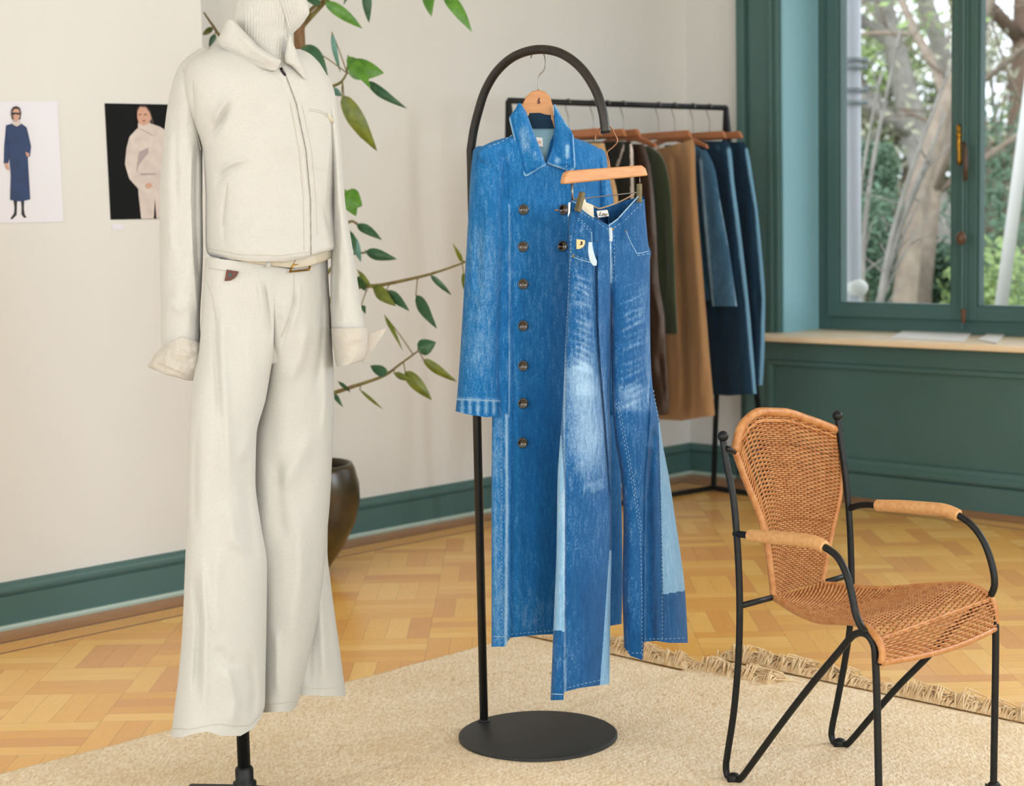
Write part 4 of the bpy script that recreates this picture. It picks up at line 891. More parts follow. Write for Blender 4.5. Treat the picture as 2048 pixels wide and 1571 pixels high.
# coin pocket, shield patch, white pocket bag, button, rivets
mb = MB(); flatpatch([(1150, 466), (1171, 469), (1173, 500), (1168, 516), (1148, 508)], JB, .004, .003, mb, 0, 3.87); mb.build('coin_pocket', M['denimj'], jeans, False, .001)
mb = MB(); flatpatch([(1153, 478), (1170, 480), (1170, 487), (1167, 493), (1161, 497), (1153, 498)], JB, .0075, .002, mb, 0, 3.87); pt = mb.build('shield_patch', M['beige_patch'], jeans, False)
mb = MB(); flatpatch([(1161, 482), (1165, 483), (1165, 488), (1162, 490), (1159, 489), (1162, 487)], JB, .0085, .001, mb, 0, 3.87); mb.build('patch_mark', M['ink'], pt, False)
pb, _ = flap('pocket_bag', [(484, 1177, 1184), (500, 1176, 1186), (515, 1178, 1191), (524, 1181, 1194), (531, 1186, 1193)], 3.855, .0006, .004, jeans, M['paleblue'], x0=1180, nf=14)
for x, y in ((1147, 512), (1191, 481), (1226, 458), (1250, 462)):
    q = surf(JB, x, y, .001, 3.92); mb = MB(); mb.sphere(q, .0026); mb.build('rivet', M['brass'], jeans)
q = surf(JB, 1221, 476, .002, 3.93); mb = MB(); mb.tube(cr_pts([surf(JB, 1220, 455, .003, 3.93), q, surf(JB, 1220, 482, .002, 3.93)], 3), .005, 8, 0, True, .4, (0, 1, 0)); mb.build('fly_fold', M['paleblue'], jeans)
mb = MB(); flatpatch([(1137, 405), (1141, 404), (1140, 425), (1136, 434)], [], 0, .001, mb, 0, 3.91); mb.build('inner_tape', M['white'], jeans, False)
# woven label inside the waist, with its lettering
lab = MB(); lab.prism([P(x, y, 4.008) for x, y in ((1193, 421.5), (1215, 419.5), (1218, 432), (1196, 435))], (0, .001, 0)); lo = lab.build('waist_label', M['white'], jeans, False)
tcu = bpy.data.curves.new('label_text', 'FONT'); tcu.body = 'Lee'; tcu.size = .0135; tcu.shear = .3; tcu.extrude = .0003; tcu.align_x = 'CENTER'; tcu.align_y = 'CENTER'
to = bpy.data.objects.new('tmp', tcu); COL.objects.link(to); bpy.context.view_layer.update()
tme = bpy.data.meshes.new_from_object(to.evaluated_get(bpy.context.evaluated_depsgraph_get())); COL.objects.unlink(to); bpy.data.objects.remove(to)
R_ = Matrix.Rotation(math.radians(90), 3, 'X'); R_ = Matrix.Rotation(math.radians(6), 3, 'Y') @ R_
cpt = Vector(P(1206, 428, 4.0065)); link('label_lettering', np.array([tuple(R_ @ v.co + cpt) for v in tme.vertices]), [tuple(p.vertices) for p in tme.polygons], M['ink'], lo, False)
# swing tag tucked in the waist
mb = MB(); mb.prism([P(x, y, 3.97) for x, y in ((1163, 399), (1171, 398), (1172, 404), (1187, 411), (1188, 436), (1164, 420))], (0, .0012, 0)); tag(mb.build('swing_tag', M['creamtag'], None, False), 'cream paper swing tag tucked inside waist of the jeans', 'tag')
# clip hanger
ch = thing('clip_hanger', 'wooden clip hanger holding the faded jeans', 'hanger', tuple(P(1213, 350, 4.01)))
def HJ(px, py, o=0): return Vector(P(px, py, float(YJ(px, py)) + .0 + o))
mb = MB()
pf = [(1133, 346), (1140, 341), (1285, 330), (1292, 336), (1297, 351), (1132, 368), (1128, 366)]
mb.prism([HJ(x, y, -.008) for x, y in pf], Vector((-.010, .017, 0))); autosm(mb.build('wooden_bar', M['woodh'], ch, True, .0035))
mb = MB(); mb.prism([HJ(x, y, -.0095) for x, y in ((1218, 342), (1222, 341.5), (1222, 346), (1220, 350), (1217, 349), (1219, 346))], (0, .001, 0)); mb.build('burnt_mark', M['patch'], ch, False)
mb = MB(); mb.tube([HJ(1144, 367), HJ(1145, 400), HJ(1152, 398)], .0026, 8); mb.tube([HJ(1279, 352), HJ(1280, 372)], .0012, 8); mb.tube([HJ(1146, 399), HJ(1200, 393), HJ(1272, 385), HJ(1280, 383)], .0014, 8); mb.build('clip_rail', M['steel'], ch)
def clip(pts, w):
    mb = MB(); q = [HJ(x, y, -.062) for x, y in pts]; mb.tube(q, w, 4, 0, True, .5, (0, 1, 0)); q2 = [p + Vector((0, .012, .0)) for p in q]; mb.tube(q2, w, 4, 0, True, .35, (0, 1, 0)); return mb.build('clip', M['oldbrass'], ch, False, .001)
clip([(1165, 384), (1155, 423)], .0078); clip([(1279, 367), (1279, 405)], .0066)
eh = ap[-1]
hk = [HJ(1218, 338), HJ(1218, 322), HJ(1214, 305), HJ(1226, 294), HJ(1235, 282), HJ(1229, 268), Vector(P(1222, 255, 4.03)), Vector(P(1208, 250, 4.)), Vector(P(1196, 262, 4.01)), Vector(P(1191, 275, 4.015)), Vector(P(1190, 280, 4.015))]
mb = MB(); mb.tube(cr_pts(hk, 4), .0017, 8); mb.build('hook', simple('copper_wire', '9A6E50', .35, .8), ch)

# ================================================================== MANNEQUIN IN CREAM OUTFIT
YM = 3.71
def YMf(px, py): return YM + (np.asarray(px, float) - 540) * .0004
mp = Vector(P(487, 1500, YM)); man = thing('mannequin_stand', 'black dress form pole stand beneath the cream outfit', 'mannequin', (mp.x, mp.y, .009))
mb = MB(); mb.tube([(mp.x, mp.y, .06), (mp.x, mp.y, 1.05)], .0145, 20); mb.build('pole', M['black'], man)
mb = MB(); mb.lathe((mp.x, mp.y, 0), [(0, .035), (.024, .035), (.026, .045), (.026, .060), (.020, .064), (.0205, .088), (.018, .094), (.0145, .096)], 28); mb.build('hub', M['black'], man)
def footarm(ax_, ay_, L):
    d = Vector((ax_, ay_, 0)).normalized(); o = Vector((mp.x, mp.y, 0)); s_ = d.cross(Vector((0, 0, 1))); mb = MB(); w_ = .013
    pr = [(.015, .050), (L - .008, .052), (L, .046), (L + .006, .0095), (L - .006, .0095), (L - .012, .040), (.015, .036)]
    mb.prism([o + d * a + s_ * -w_ + Vector((0, 0, z)) for a, z in pr], s_ * 2 * w_); mb.build('leg', M['black'], man, False, .0015)
footarm(-1, .06, .132); footarm(1, -.30, .27); footarm(-.45, -1, .26); footarm(.15, -1, .30)
# covered torso form inside the clothes
mb = MB(); tc_ = Vector(P(520, 300, YM)); 
mb.lathe((tc_.x, tc_.y, 0), [(0, .98), (.10, 1.0), (.115, 1.1), (.09, 1.25), (.11, 1.42), (.12, 1.5), (.05, 1.62), (.04, 1.7), (0, 1.72)], 32, 0, (Vector((1, 0, 0)), Vector((0, .6, 0)), Vector((0, 0, 1)))); mb.build('torso_form', M['cream'], man)

# --- turtleneck
tn = thing('turtleneck_sweater', 'white ribbed turtleneck sweater under the cream jacket', 'sweater', tuple(P(530, 120, YM)))
def ribs(x0, dx, y0, y1, n_, lean, amp=.0032, w_=2.0):
    return [('r', [(x0 + k * dx + lean(k)[0], y0), (x0 + k * dx + lean(k)[1] * .5 + lean(k)[0] * .5 + 3, (y0 + y1) / 2), (x0 + k * dx + lean(k)[1], y1)], w_, amp, 0) for k in range(n_)]
tk = [(-70, 492, 606), (-30, 484, 602), (0, 477, 592), (20, 471, 588), (45, 468, 582), (80, 474, 580), (120, 500, 580), (170, 520, 585)]
cloth('neck', tk, lambda x, y: YM - .02 + 0 * x, .062, tn, M['knit'], ribs(474, 6.6, -70, 165, 17, lambda k: (14 - k * .2, 14 - k * 1.2)), nf=150, dy=5, p=.5, noise=(.002, 30, 40))
fold = [(-70, 500, 600), (-40, 506, 606), (-15, 520, 610), (0, 536, 613), (12, 545, 616), (25, 553, 619), (36, 560, 613), (50, 564, 603), (62, 568, 591), (74, 572, 579)]
cloth('folded_collar', fold, lambda x, y: YM - .035 + 0 * x, [(-70, .045), (0, .045), (40, .035), (74, .012)], tn, M['knit'], ribs(520, 6.6, -70, 78, 15, lambda k: (-22, 24)), nf=110, dy=4, p=.5)
# --- jacket
jk = thing('jacket', 'cream zip-up blouson jacket on the mannequin', 'jacket', tuple(P(540, 510, YM)))
jrows = [(78, 440, 600), (95, 415, 618), (115, 385, 632), (135, 372, 645), (160, 368, 658), (200, 372, 670), (240, 385, 674), (300, 405, 676), (350, 409, 673), (400, 411, 670), (440, 411, 672), (475, 411, 675), (499, 412, 677), (513, 416, 672), (519, 425, 655)]
jst = [('s', [(622, 515), (621, 400), (612, 300), (592, 205), (567, 138)], 9, .0055, 0), ('r', [(616, 510), (615, 400), (605, 300), (586, 205), (563, 140)], 3.5, .003, 0),
    ('r', [(468, 196), (450, 225), (435, 255), (412, 290)], 6, -.009, .4), ('r', [(460, 190), (440, 220), (425, 250)], 8, .007), ('r', [(505, 326), (480, 328), (455, 340), (436, 360), (425, 385)], 5, -.007, .4), ('r', [(500, 318), (465, 326), (438, 345)], 7, .005),
    ('r', [(386, 160), (388, 230), (398, 290)], 5, -.006), ('r', [(620, 330), (635, 345), (660, 350)], 7, -.004), ('r', [(625, 350), (640, 375), (655, 400)], 9, .004), ('r', [(640, 400), (655, 440), (668, 475)], 6, -.005), ('r', [(600, 150), (625, 200)], 9, .004),
    ('r', [(545, 160), (560, 250), (580, 330)], 30, .008), ('r', [(455, 360), (446, 440), (450, 500)], 5, -.003), ('r', [(520, 180), (540, 260)], 12, -.003), ('r', [(410, 494), (480, 506), (560, 507), (620, 496), (676, 484)], 5, -.002, 0), ('r', [(520, 420), (500, 470)], 14, .004), ('r', [(580, 400), (560, 470)], 12, -.003)]
jb, bj = cloth('body', jrows, YMf, [(78, .04), (115, .085), (160, .11), (300, .12), (440, .130), (480, .150), (505, .160), (519, .152)], jk, M['cream'], jst, nf=180, nb=50, dy=4, p=.5, noise=(.0022, 60, 80),
    top=[(-1, 10), (-.5, 0), (-.1, 8), (.35, 30), (.6, 20), (1, 20)], bot=[(-1, -6), (-.7, 0), (-.2, 4), (.3, 3), (.6, -2), (.8, -12), (1, -18)], bw=.12, seed=3)
jsl = [(96, 400, 430), (112, 376, 425), (126, 362, 415), (150, 350, 408), (185, 340, 404), (240, 331, 404), (300, 325, 405), (400, 319, 405), (500, 319, 406), (560, 320, 404), (640, 322, 400), (690, 322, 402)]
js1, bs1 = cloth('sleeve', jsl, lambda x, y: YM - .01 + 0 * x - np.clip(y - 130, 0, 500) * .00008, [(96, .02), (126, .055), (200, .07), (500, .065), (690, .06)], jk, M['cream'],
    [('s', [(386, 300), (384, 400), (388, 500), (398, 640)], 14, .010, .1), ('r', [(393, 280), (392, 400), (396, 560)], 5, -.008, .1), ('r', [(404, 220), (402, 330)], 5, -.006), ('r', [(340, 230), (336, 400), (345, 560)], 12, .005), ('r', [(352, 180), (350, 330), (356, 450)], 7, -.003), ('r', [(330, 600), (360, 620), (380, 600)], 10, .004), ('r', [(345, 130), (372, 200)], 14, .004)], nf=90, dy=4, p=.5, noise=(.003, 24, 60), seed=4)
cf, bcf = cloth('cuff', [(678, 324, 404), (700, 312, 410), (720, 302, 413), (738, 295, 412), (752, 300, 410), (760, 340, 402)], lambda x, y: YM - .055 + 0 * x, [(678, .062), (720, .074), (752, .066), (760, .05)], jk, M['creamhem'],
    [('s', [(310, 722), (340, 735), (375, 750), (406, 752)], 9, -.008, .05), ('r', [(322, 690), (350, 705), (400, 712)], 5, .004), ('r', [(318, 706), (350, 722), (400, 735)], 4, -.004), ('r', [(335, 684), (330, 740)], 5, .003), ('r', [(312, 700), (306, 735)], 4, .004), ('r', [(360, 690), (352, 745)], 4, -.003)], nf=80, dy=3, p=.45,
    bot=[(-1, -22), (-.5, -6), (0, 0), (.6, 2), (1, -2)], top=[(-1, 14), (0, -4), (1, 8)], noise=(.003, 14, 12), bw=.5)
jsr = [(150, 630, 655), (180, 642, 668), (230, 655, 676), (290, 660, 682), (340, 664, 686), (400, 666, 690), (470, 664, 701), (520, 662, 709), (580, 661, 718), (640, 662, 727), (670, 664, 733)]
js2, bs2 = cloth('sleeve', jsr, lambda x, y: YM + .06 + 0 * x - np.clip(y - 150, 0, 500) * .00006, [(150, .02), (230, .05), (400, .06), (670, .06)], jk, M['cream'],
    [('r', [(672, 400), (672, 500), (668, 640)], 6, -.006), ('r', [(690, 440), (705, 600)], 10, .005), ('r', [(668, 655), (690, 672), (715, 665)], 6, -.004)], nf=70, dy=4, p=.5, noise=(.003, 20, 60), seed=8)
cf2, bcf2 = cloth('cuff', [(656, 662, 735), (680, 664, 736), (705, 668, 733), (724, 671, 725), (733, 673, 712)], lambda x, y: YM + .025 + 0 * x, [(656, .066), (733, .055)], jk, M['creamhem'], [('r', [(670, 690), (730, 676)], 6, .003)], nf=60, dy=3, p=.5, bot=[(-1, 0), (.5, -4), (1, -8)], noise=(.002, 16, 16))
mb = MB(); cp = [(733, 668), (748, 664), (774, 655), (762, 676), (748, 697), (727, 727), (722, 722)]; mb.prism([P(x, y, YM + .03) for x, y in cp], (0, .003, 0)); mb.build('cuff_point', M['creamhem'], jk, False, .001)
# collar leaves
c1, bc1 = cloth('collar_leaf', [(40, 452, 468), (60, 445, 486), (80, 436, 505), (92, 440, 516), (104, 456, 534), (115, 474, 552), (122, 488, 563), (128, 500, 560), (136, 520, 556), (141, 540, 551)], lambda x, y: 3.604 + np.abs(x - 530) * .0003 - 0 * y, [(40, .02), (80, .028), (122, .018), (141, .006)], jk, M['cream'],
    [('r', [(470, 60), (520, 105), (556, 128)], 9, .005), ('r', [(448, 92), (490, 117), (540, 134)], 3, -.0015)], nf=80, dy=2.5, p=.4, noise=(.0012, 18, 18))
c3, bc3 = cloth('collar_leaf', [(70, 578, 582), (85, 574, 586), (100, 571, 592), (115, 569, 597), (124, 570, 601), (132, 583, 605), (145, 596, 609), (157, 607, 612)], lambda x, y: 3.632 + (x - 580) * .0006 + 0 * y, [(70, .01), (110, .018), (157, .004)], jk, M['cream'], nf=30, dy=2.5, p=.4)
JK = [bj, bs1, bc1]
mb = MB()
for pts in ([(622, 508), (621, 400), (612, 300), (592, 205), (570, 146)],): seam(mb, pts, [bj], .0013, .0002, default=3.59)
mb.build('zip', simple('dark_zip', '8C887E', .5), jk)
mb = MB(); q = [surf([bj], x, y, .003, 3.59) for x, y in ((562, 136), (565, 143), (571, 151))]; mb.tube(cr_pts(q, 3), [.0032] * 6 + [.002], 6, 0, True, .5, (0, 1, 0)); mb.build('zip_pull', M['black'], jk)
mb = MB(); q = [surf([bj], x, y, .004, 3.64) for x, y in ((654, 226), (660, 236), (664, 246))]; mb.tube(q, [.002, .0045, .005], 8, 0, True, .5, (0, 1, 0)); mb.build('pocket_pull', M['belt'], jk)
SM = Seams('topstitching', simple('cream_thread', 'B8B3A6', .8), jk)
for pts in ([(618, 217), (640, 221), (657, 231), (672, 236)], [(618, 221), (640, 225), (655, 234)], [(416, 497), (480, 509), (560, 511), (620, 503)], [(447, 452), (455, 365)], [(386, 160), (392, 260), (402, 300)], [(608, 500), (607, 400), (598, 300), (580, 205)], [(634, 470), (632, 400), (623, 300), (604, 210)]): SM(pts, [bj], .0007, .0004, default=3.61)
SM([(365, 140), (385, 165), (388, 200)], [bs1], .0007, .0004, default=3.64)

# --- trousers
tr_ = thing('trousers', 'cream wide leg trousers on the mannequin', 'trousers', tuple(P(520, 1475, 3.69)))
def YT(px, py): return 3.71 + (np.asarray(px, float) - 540) * .0006
THIP = ([(512, 410, 656), (560, 405, 658), (640, 400, 664), (760, 392, 668), (860, 380, 668)], 560, 850, .115)
tl = [(514, 411, 546), (560, 408, 547), (620, 404, 549), (700, 398, 547), (750, 388, 540), (800, 381, 531), (870, 377, 513), (960, 375, 511), (1050, 373, 522), (1130, 370, 534), (1250, 365, 533), (1350, 357, 531), (1420, 348, 530), (1462, 342, 527)]
a1, ba1 = cloth('leg', tl, lambda x, y: YT(x, y) - .045 * sstep(600, 900, y), [(514, .10), (700, .105), (1000, .10), (1462, .115)], tr_, M['cream'],
    [('r', [(524, 548), (532, 600), (538, 650), (546, 700)], 4, -.006), ('r', [(516, 548), (524, 600), (530, 660)], 7, .006), ('r', [(440, 600), (445, 700), (455, 850), (462, 1000)], 10, .008), ('r', [(428, 600), (432, 720), (440, 860)], 6, -.005),
     ('r', [(480, 880), (492, 960), (500, 1060), (520, 1140)], 14, -.010), ('r', [(455, 1000), (470, 1080), (500, 1110)], 12, .007), ('r', [(385, 1140), (398, 1250), (390, 1400)], 7, -.008), ('r', [(402, 1100), (412, 1250), (408, 1440)], 9, .008), ('r', [(450, 1320), (470, 1400), (465, 1460)], 10, .008), ('r', [(500, 1300), (510, 1380), (505, 1440)], 8, -.008), ('r', [(430, 1290), (455, 1330), (480, 1320)], 12, -.005), ('r', [(392, 850), (388, 950), (390, 1060)], 8, -.005),
     ('r', [(500, 620), (500, 720), (505, 800)], 14, .005), ('r', [(520, 820), (490, 900), (470, 930)], 12, .006), ('r', [(440, 1080), (430, 1200), (440, 1280)], 12, .006)], nf=150, nb=40, dy=5, p=.5, noise=(.004, 60, 150), hip=THIP, seed=6,
    bot=[(-1, 12), (-.75, 12), (-.5, 4), (-.2, 0), (.1, 9), (.5, 9), (.78, -6), (.92, -24), (1, -42)], botb=[(-1, 6), (1, -60)], top=[(-1, 0), (1, 16)], bw=.08)
tr2 = [(516, 546, 655), (560, 547, 657), (620, 549, 661), (700, 546, 665), (760, 536, 668), (820, 520, 668), (900, 507, 665), (1000, 505, 660), (1090, 512, 652), (1160, 520, 646), (1250, 524, 632), (1330, 524, 614), (1400, 525, 598), (1422, 526, 592)]
a2, ba2 = cloth('leg', tr2, lambda x, y: YT(x, y) + .045 * sstep(600, 900, y), [(516, .10), (700, .10), (1000, .09), (1422, .075)], tr_, M['cream'],
    [('r', [(590, 560), (586, 610), (572, 660), (560, 700)], 4, -.004), ('r', [(600, 560), (596, 620), (580, 670)], 5, .004), ('r', [(640, 570), (645, 660), (635, 760), (628, 800)], 7, -.006), ('r', [(620, 640), (600, 720), (570, 780)], 12, .006), ('r', [(630, 860), (590, 930), (555, 980)], 16, .007), ('r', [(650, 700), (652, 800), (645, 880)], 7, .006),
     ('r', [(555, 900), (556, 1000), (570, 1100)], 14, -.007), ('r', [(600, 1000), (600, 1150), (580, 1300)], 16, .007), ('r', [(552, 1250), (556, 1400)], 9, .005), ('r', [(575, 600), (560, 640)], 6, .003)], nf=130, nb=40, dy=5, p=.5, noise=(.004, 60, 150), hip=THIP, seed=9,
    top=[(-1, 16), (-.3, 22), (.5, 8), (1, -8)], bot=[(-1, 2), (0, 1), (.7, 0), (1, -8)], bw=.08)
tr3 = [(960, 600, 660), (1040, 604, 656), (1100, 606, 655), (1160, 604, 661), (1200, 600, 666), (1300, 592, 680), (1388, 584, 692)]
a3, ba3 = cloth('leg_flare', tr3, lambda x, y: YT(x, y) + .115, [(960, .03), (1388, .055)], tr_, M['cream'], [('r', [(640, 1150), (650, 1380)], 10, .007), ('r', [(622, 1200), (618, 1380)], 8, -.005)], nf=70, dy=6, p=.5, bot=[(-1, 0), (0, 3), (1, 3)], noise=(.003, 30, 90))
TB = [ba1, ba2, ba3]
SM = Seams('topstitching', simple('cream_thread2', 'B8B3A6', .8), tr_)
for pts in ([(346, 1456), (380, 1458), (415, 1450), (440, 1447), (470, 1452), (500, 1450), (520, 1428)], [(530, 1408), (560, 1406), (592, 1402)], [(600, 1374), (640, 1377), (688, 1374)], [(588, 548), (588, 600), (577, 640), (562, 672)], [(418, 536), (450, 541), (480, 546)], [(648, 560), (655, 600), (657, 660)], [(412, 560), (425, 590), (432, 640)]): SM(pts, TB, .0008, .0004, default=3.59)
mb = MB(); flatpatch([(453, 539), (477, 542.5), (474, 551), (468, 557), (460, 561), (449, 562)], TB, .004, .002, mb, 0, 3.59); pp = mb.build('shield_patch', M['patch'], tr_, False)
mb = MB(); flatpatch([(457, 547), (462, 546), (463, 552), (458, 553)], TB, .005, .001, mb, 0, 3.59); mb.build('patch_mark', M['patchdot'], pp, False)
# --- belt
bt = thing('belt', 'cream leather belt with gold buckle round the mannequin waist', 'belt', tuple(P(540, 530, 3.59)))
def beltpt(x, y, o=.0): return surf(TB, x, y, .004 + o, 3.59)
up = [(474, 506), (486, 509), (498, 512), (538, 519), (570, 524), (592, 526), (620, 520), (640, 512), (652, 505)]
q = [beltpt(x, y) for x, y in up]; mb = MB()
for i in range(len(q)): q[i].y = 3.71 + (up[i][0] - 540) * .0006 - .122 * (1 - ((up[i][0] - 532) / 124) ** 2 * .98) ** .5 - .002
mb.tube(cr_pts(q, 5), .0125, 10, 0, True, .18, (0, 1, 0)); mb.build('strap', M['belt'], bt)
def bz(x, y, o=0): return Vector(P(x, y, 3.71 + (x - 540) * .0006 - .122 * (1 - ((x - 532) / 124) ** 2 * .98) ** .5 - o))
mb = MB(); mb.tube([bz(591, 514, .008), bz(580, 543, .008), bz(618, 539, .008), bz(629, 508, .008), bz(591, 514, .008)], .0026, 8); mb.tube([bz(601, 527, .008), bz(585, 530, .009)], .0018, 6); mb.build('buckle', M['brass'], bt)
mb = MB(); mb.tube([bz(600, 510, .005), bz(615, 508, .007), bz(632, 498, .004)], .005, 8, 0, True, .4, (0, 1, 0)); mb.build('dark_lining', simple('dark_leather', '4A3A2C', .5), bt)
for xs in ((539, 514, 536, 534), (634, 505, 636, 524)):
    mb = MB(); mb.tube([bz(xs[0], xs[1], .005), bz(xs[2], xs[3], .006)], .005, 8, 0, True, .4, (0, 1, 0)); mb.build('belt_loop', M['cream'], tr_)

# ================================================================== WICKER CHAIR
def v2(x, y): return np.array([x, y])
RLf, RRf = FL(1468, 1560, .012), FL(1680, 1490, .012); FRf = FL(1988, 1577, .012); FLf = Vector((FRf.x - .43 * .755, FRf.y - .43 * .656, .012))
chair = thing('wicker_chair', 'wicker seated armchair with black bent metal frame on the jute rug', 'chair', tuple((RLf + FRf) / 2))
Ldir = (FLf - RLf); Rdir = (FRf - RRf)
def LP(px, py): return PV(px, py, (RLf.x, RLf.y), (Ldir.x, Ldir.y))
def RP(px, py): return PV(px, py, (RRf.x, RRf.y), (Rdir.x, Rdir.y))
rod = .0078
def side(name, pts, fn, foot_pts):
    q = [fn(x, y) for x, y in pts]; mb = MB(); mb.tube(cr_pts(q, 6), rod, 14); so = mb.build(name, M['black'], chair)
    return so
side('side_frame', [(1446, 880), (1452, 920), (1461, 965), (1468, 1005), (1475, 1090), (1479, 1180), (1479, 1260), (1476, 1330), (1468, 1420), (1456, 1500), (1452, 1530), (1455, 1550), (1467, 1562), (1482, 1555), (1500, 1532), (1560, 1450), (1620, 1372), (1680, 1300), (1700, 1276), (1712, 1267), (1725, 1265), (1738, 1272), (1748, 1290), (1751, 1320), (1754, 1400), (1756, 1500), (1758, 1600), (1760, 1672)], LP, None)
side('side_frame', [(1676, 838), (1680, 870), (1687, 920), (1694, 980), (1699, 1040), (1702, 1110), (1703, 1170), (1700, 1250), (1690, 1320), (1675, 1400), (1664, 1455), (1664, 1475), (1673, 1488), (1690, 1489), (1704, 1478), (1750, 1424), (1800, 1368), (1856, 1312), (1900, 1262), (1945, 1222), (1962, 1206), (1975, 1205), (1986, 1220), (1991, 1250), (1991, 1330), (1989, 1450), (1987, 1572)], RP, None)
for px, py, fn in ((1446, 872, LP), (1675, 831, RP)):
    mb = MB(); mb.sphere(fn(px, py), .0125, seg=24, ring=16); mb.build('finial', M['black'], chair)
def foot(p): mb = MB(); mb.box((p.x - .016, p.y - .016, .0125), (.032, 0, 0), (0, .032, 0), (0, 0, .007)); mb.lathe((p.x, p.y, .0125), [(0, 0), (.015, 0), (.0155, .004), (.013, .012), (.009, .016), (0, .017)], 20); mb.build('foot', M['black'], chair)
for p in (RLf, RRf, FRf, FLf): foot(p)
ARM = []
def arm(fn, pre, wrap, post):
    q = cr_pts([fn(x, y) for x, y in pre + wrap[1:] + post[1:]], 8); mb = MB(); mb.tube(q, rod, 14); ao = mb.build('armrest', M['black'], chair)
    w_ = cr_pts([fn(x, y) for x, y in wrap], 40); n_ = len(w_); mb = MB()
    mb.tube(w_, [(.0125 + .0012 * abs(math.sin(i * 1.1)) - (.003 if i < 3 or i > n_ - 4 else 0) + .002 * math.sin(math.pi * i / n_)) for i in range(n_)], 14); mb.build('cane_wrap', M['cane_wrap'], ao)
arm(LP, [(1470, 1066), (1482, 1068), (1498, 1070)], [(1498, 1070), (1540, 1074), (1590, 1078), (1628, 1084), (1650, 1094)], [(1650, 1094), (1675, 1113), (1692, 1145), (1703, 1185), (1711, 1225), (1722, 1252), (1734, 1265)])
arm(RP, [(1700, 1016), (1715, 1011), (1732, 1009), (1752, 1010)], [(1752, 1010), (1800, 1012), (1850, 1016), (1890, 1020), (1918, 1031)], [(1918, 1031), (1945, 1051), (1966, 1080), (1980, 1115), (1988, 1150), (1988, 1175), (1978, 1196)])
rb0, rb1 = LP(1480, 1211), RP(1702, 1148)
for e0, e1 in ((rb0, 'L'), (rb1, 'R')): mb = MB(); mb.tube([e0, PV(1550, 1193, (rb0.x, rb0.y), ((rb1 - rb0).x, (rb1 - rb0).y)) if e1 == 'L' else PV(1644, 1166, (rb0.x, rb0.y), ((rb1 - rb0).x, (rb1 - rb0).y))], rod * .9, 12); mb.build('crossbar', M['black'], chair)
bdir = (rb1 - rb0)
def BP(px, py): return PV(px, py, (rb0.x, rb0.y), (bdir.x, bdir.y))
tp0, tp1 = LP(1446, 872), RP(1675, 831)
def BPt(px, py, v):            # back panel leans: blend the two vertical planes
    a = PV(px, py, (tp0.x, tp0.y), ((tp1 - tp0).x, (tp1 - tp0).y)); b = BP(px, py); return P(px, py, a.y * (1 - v) + b.y * v)
fwd = Vector((.66, -.75, 0))
def back_surf(u, v):
    xl = pch(v, [0, .19, .44, .68, 1], [1470, 1490, 1519, 1536, 1548]); xr = pch(v, [0, .2, .4, .65, .88, 1], [1680, 1685, 1681, 1665, 1651, 1646])
    yt = pch(u, [0, .03, .1, .28, .5, .74, 1], [902, 873, 846, 824, 825, 840, 862]); yb = 1192 + (1165 - 1192) * u
    px = xl + (xr - xl) * u; py = yt + (yb - yt) * v
    q = Vector(BPt(px, py, v)); return q - fwd * (.014 * math.sin(math.pi * u) * (1 - .35 * v)) 
sL = [(1548, 1193), (1574, 1211), (1600, 1226), (1645, 1241), (1700, 1243), (1735, 1255), (1757, 1280)]; tL = [0, .15, .3, .55, .8, .93, 1]
sR = [(1647, 1166), (1760, 1177), (1850, 1171), (1925, 1168), (1960, 1178), (1983, 1196)]; tR = [0, .3, .55, .8, .92, 1]
pl0, pl1 = BP(1548, 1193), LP(1757, 1280); pr0, pr1 = BP(1647, 1166), RP(1983, 1196)
def seat_surf(u, v):
    l = PV(pch(v, tL, [a for a, b in sL]), pch(v, tL, [b for a, b in sL]), (pl0.x, pl0.y), ((pl1 - pl0).x, (pl1 - pl0).y))
    r = PV(pch(v, tR, [a for a, b in sR]), pch(v, tR, [b for a, b in sR]), (pr0.x, pr0.y), ((pr1 - pr0).x, (pr1 - pr0).y))
    q = l.lerp(r, u); q.z -= .012 * math.sin(math.pi * u) * math.sin(math.pi * v); return q
aL, aR = LP(1763, 1325) , RP(1991, 1256)
def apron_surf(u, v):
    a = seat_surf(u, 1.0); b = aL.lerp(aR, u); b.z -= .008 * math.sin(math.pi * u); return a.lerp(b, v) + fwd * (.006 * math.sin(math.pi * v) + .012 * math.sin(math.pi * u) * v)
def nrm(fn, u, v):
    e = .01; a = fn(min(u + e, 1), v) - fn(max(u - e, 0), v); b = fn(u, min(v + e, 1)) - fn(u, max(v - e, 0)); return a.cross(b).normalized()
def weave(name, parts, ncol, root, r=.0024, amp=.0038, flat=.55):
    mb = MB(); rowi = 0; rg = random.Random(7)
    for fn, rows in parts:
        for i in range(rows):
            v = (i + .5) / rows; rowi += 1; q = []; K_ = ncol * 2
            for k in range(K_ + 1):
                u = k / K_; s_ = math.sin(math.pi * k / 2 + math.pi * (rowi % 2)) if k % 2 else 0
                q.append(fn(u, min(1, max(0, v + rg.uniform(-.05, .05) / rows))) + nrm(fn, u, v) * (amp * s_))
            mb.tube(q, r * rg.uniform(.85, 1.12), 4, 0 if rg.random() < .95 else 1, False)
        for c in range(ncol * 1 + 1):
            u = c / ncol; q = [fn(u, j / 16) for j in range(17)]; mb.tube(q, .0019, 5, 1, False)
    return mb.build(name, [M['cane'], simple('cane_dark', 'A9692F', .55, c2='8C5526', scale=50)], root)
sb_ = weave('backrest', [(back_surf, 84)], 24, chair)
weave('seat', [(seat_surf, 96), (apron_surf, 11)], 26, chair)
